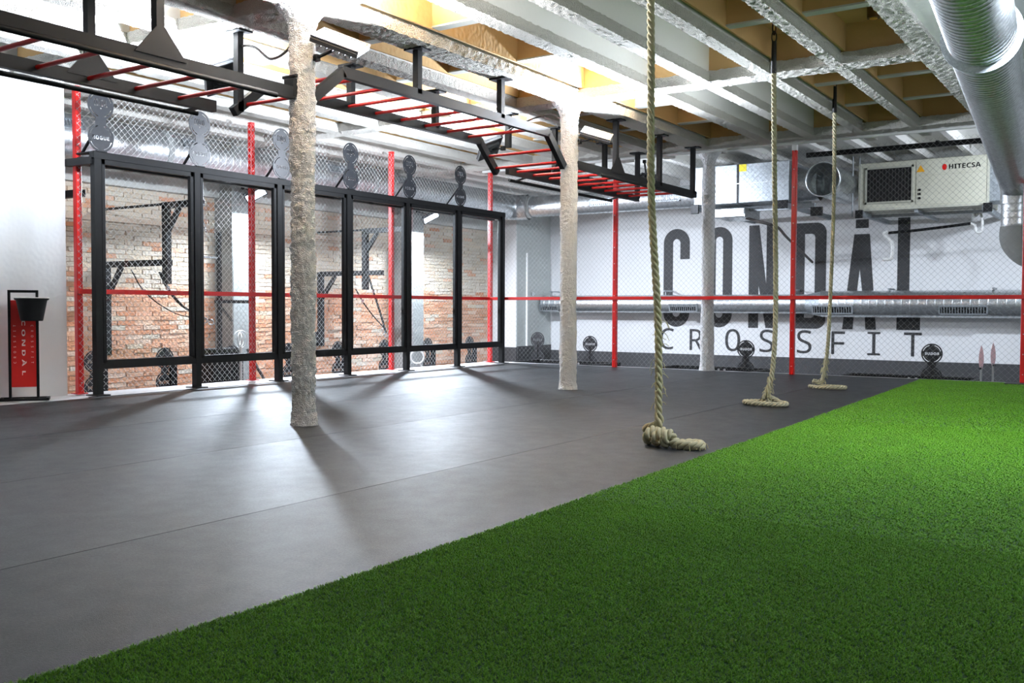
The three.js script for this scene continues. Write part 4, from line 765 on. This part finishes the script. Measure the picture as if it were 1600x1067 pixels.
{ // black steel stand and perforated box
  const x = -10.95, a = onX(342, 362, x), b = onX(342, 545, x), t = thing('equipment_stand', 'black upright stand with crossbars on the perforated black box', 'stand');
  obj('upright', bar(V(x, b.y, a.z), V(x, a.y, a.z), 0.05, 0.05), M.black, t);
  const c = onX(308, 401, x); obj('crossbar', bar(V(x, c.y, a.z + 0.03), V(x, c.y, c.z + 0.1), 0.025, 0.025), M.chrome, t);
  const d0 = onX(336, 471, x), d1 = onX(395, 471, x); obj('crossbar', bar(V(x, d0.y, d0.z), V(x, d0.y, d1.z), 0.04, 0.045), M.black, t);
  const f = onX(378, 455, x); obj('brace', bar(V(x, d0.y - 0.02, d0.z - 0.05), V(x, d0.y - 0.28, d0.z - 0.3), 0.02, 0.02), M.black, t);
  const k = thing('perforated_box', 'tall black box with round holes behind the red fence post', 'box'), z0 = onX(334, 560, x).z, z1 = onX(373, 560, x).z, top = b.y;
  obj('box_body', box(x - 0.3, x, LOW, top, z1, z0, 0.01), M.black, k);
  for (let r = 0; r < 4; r++) for (let q = 0; q < 3; q++) obj('hole_rim', clean(new THREE.TorusGeometry(0.036, 0.007, 6, 18).rotateY(Math.PI / 2).translate(x + 0.003, top - 0.12 - r * 0.11, z0 + (z1 - z0) * (q + 0.5) / 3)), M.blackSteel, k);
  const p0 = onX(386, 545, -10.7), p1 = onX(420, 592, -10.4); tag(obj('leaning_pole', rod(p0, V(p1.x, p1.y - 0.3, p1.z - 0.12), 0.022), M.cable), 'dark pole leaning beside the perforated black box', 'pole');
  const wb = onX(376, 530, -11.2), w = thing('round_basket', 'pale round wire basket beside the perforated black box', 'basket');
  const gs = []; for (let i = 0; i < 3; i++) gs.push(clean(new THREE.TorusGeometry(0.13 - 0.02 * i, 0.008, 6, 30).rotateY(Math.PI / 2 + 0.5 * i).translate(wb.x, wb.y, wb.z))); obj('hoops', gs, M.pipe, w); obj('post', rod(V(wb.x, LOW, wb.z), V(wb.x, wb.y - 0.1, wb.z), 0.02), M.pipe, w);
  const bb = onX(652, 558, -11.0), r2 = thing('round_basket', 'pale hoop on a bent stand behind the fifth rig bay', 'basket'); obj('hoops', [clean(new THREE.TorusGeometry(0.12, 0.018, 8, 30).rotateY(0.9).translate(bb.x, bb.y, bb.z))], M.pipe, r2); obj('post', tube([V(bb.x, bb.y - 0.1, bb.z), V(bb.x, bb.y - 0.18, bb.z - 0.1), V(bb.x, LOW, bb.z - 0.14)], 0.03, 20, 8), M.pipe, r2);
}

// ---------------------------------------------------------------- chalk stand by the white wall
{
  const c = onY(40, 621, 0), t = thing('chalk_stand', 'red chalk stand with white lettering and a black bucket by the white wall', 'chalk stand', [-9.2, 0, onX(38, 610, -9.2).z], 0.98);
  const w = 0.27, h = 1.08;
  obj('frame', [box(-w / 2, -w / 2 + 0.025, 0, h, -0.0125, 0.0125, 0.003), box(w / 2 - 0.025, w / 2, 0, h, -0.0125, 0.0125, 0.003), box(-w / 2, w / 2, h - 0.025, h, -0.0125, 0.0125, 0.003)], M.blackSteel, t);
  obj('foot', [box(-w / 2 - 0.08, w / 2 + 0.09, 0, 0.025, -0.1, -0.07, 0.003), box(-w / 2 - 0.08, w / 2 + 0.09, 0, 0.025, 0.07, 0.1, 0.003), box(-w / 2 - 0.08, -w / 2 - 0.05, 0, 0.025, -0.1, 0.1, 0.003), box(w / 2 + 0.06, w / 2 + 0.09, 0, 0.025, -0.1, 0.1, 0.003)], M.blackSteel, t);
  const cv = document.createElement('canvas'); cv.width = 256; cv.height = 1024; const x = cv.getContext('2d');
  x.fillStyle = '#c4150c'; x.fillRect(0, 0, 256, 1024); x.fillStyle = '#f4e9e6'; x.textAlign = 'center'; x.textBaseline = 'middle';
  x.save(); x.translate(128, 560); x.rotate(Math.PI / 2); x.font = 'bold 62px sans-serif'; const word = ['C', 'O', 'N', 'D', 'À', 'L']; word.forEach((ch, i) => { x.save(); x.translate((i - 2.5) * 118, 0); x.scale(2.0, 0.8); x.fillText(ch, 0, 0); x.restore(); }); x.restore();
  const side = 'CROSSFIT'.split(''); x.font = '34px sans-serif';
  side.forEach((ch, i) => { x.save(); x.translate(216, 300 + i * 62); x.rotate(Math.PI / 2); x.fillText(ch, 0, 0); x.restore(); x.save(); x.translate(38, 300 + (7 - i) * 62); x.rotate(-Math.PI / 2); x.fillText(ch, 0, 0); x.restore(); });
  const tex = new THREE.CanvasTexture(cv); tex.colorSpace = THREE.SRGBColorSpace;
  obj('panel', box(-w / 2 + 0.025, w / 2 - 0.025, 0.13, 0.98, -0.006, 0.004), M.red, t);
  const pl = new THREE.PlaneGeometry(w - 0.05, 0.85); pl.translate(0, 0.555, 0.0055); obj('panel_print', pl, std({ map: tex, roughness: 0.5 }), t);
  const bk = new THREE.Group(); bk.name = 'bucket'; t.add(bk);
  const cup = new THREE.LatheGeometry([[0.0, 0], [0.105, 0], [0.11, 0.012], [0.15, 0.2], [0.165, 0.205], [0.168, 0.225], [0.155, 0.225], [0.14, 0.2], [0.1, 0.02], [0, 0.015]].map((p) => new THREE.Vector2(...p)), 36); cup.scale(0.92, 1, 0.7); cup.translate(0.085, 0.78, 0.14);
  obj('tub', clean(cup), M.black, bk);
  const rim = new THREE.TorusGeometry(0.166, 0.006, 6, 40); rim.rotateX(Math.PI / 2); rim.scale(0.92, 1, 0.7); rim.translate(0.085, 1.003, 0.14); obj('rim', clean(rim), M.white, bk);
}
renderer.render(scene, camera);
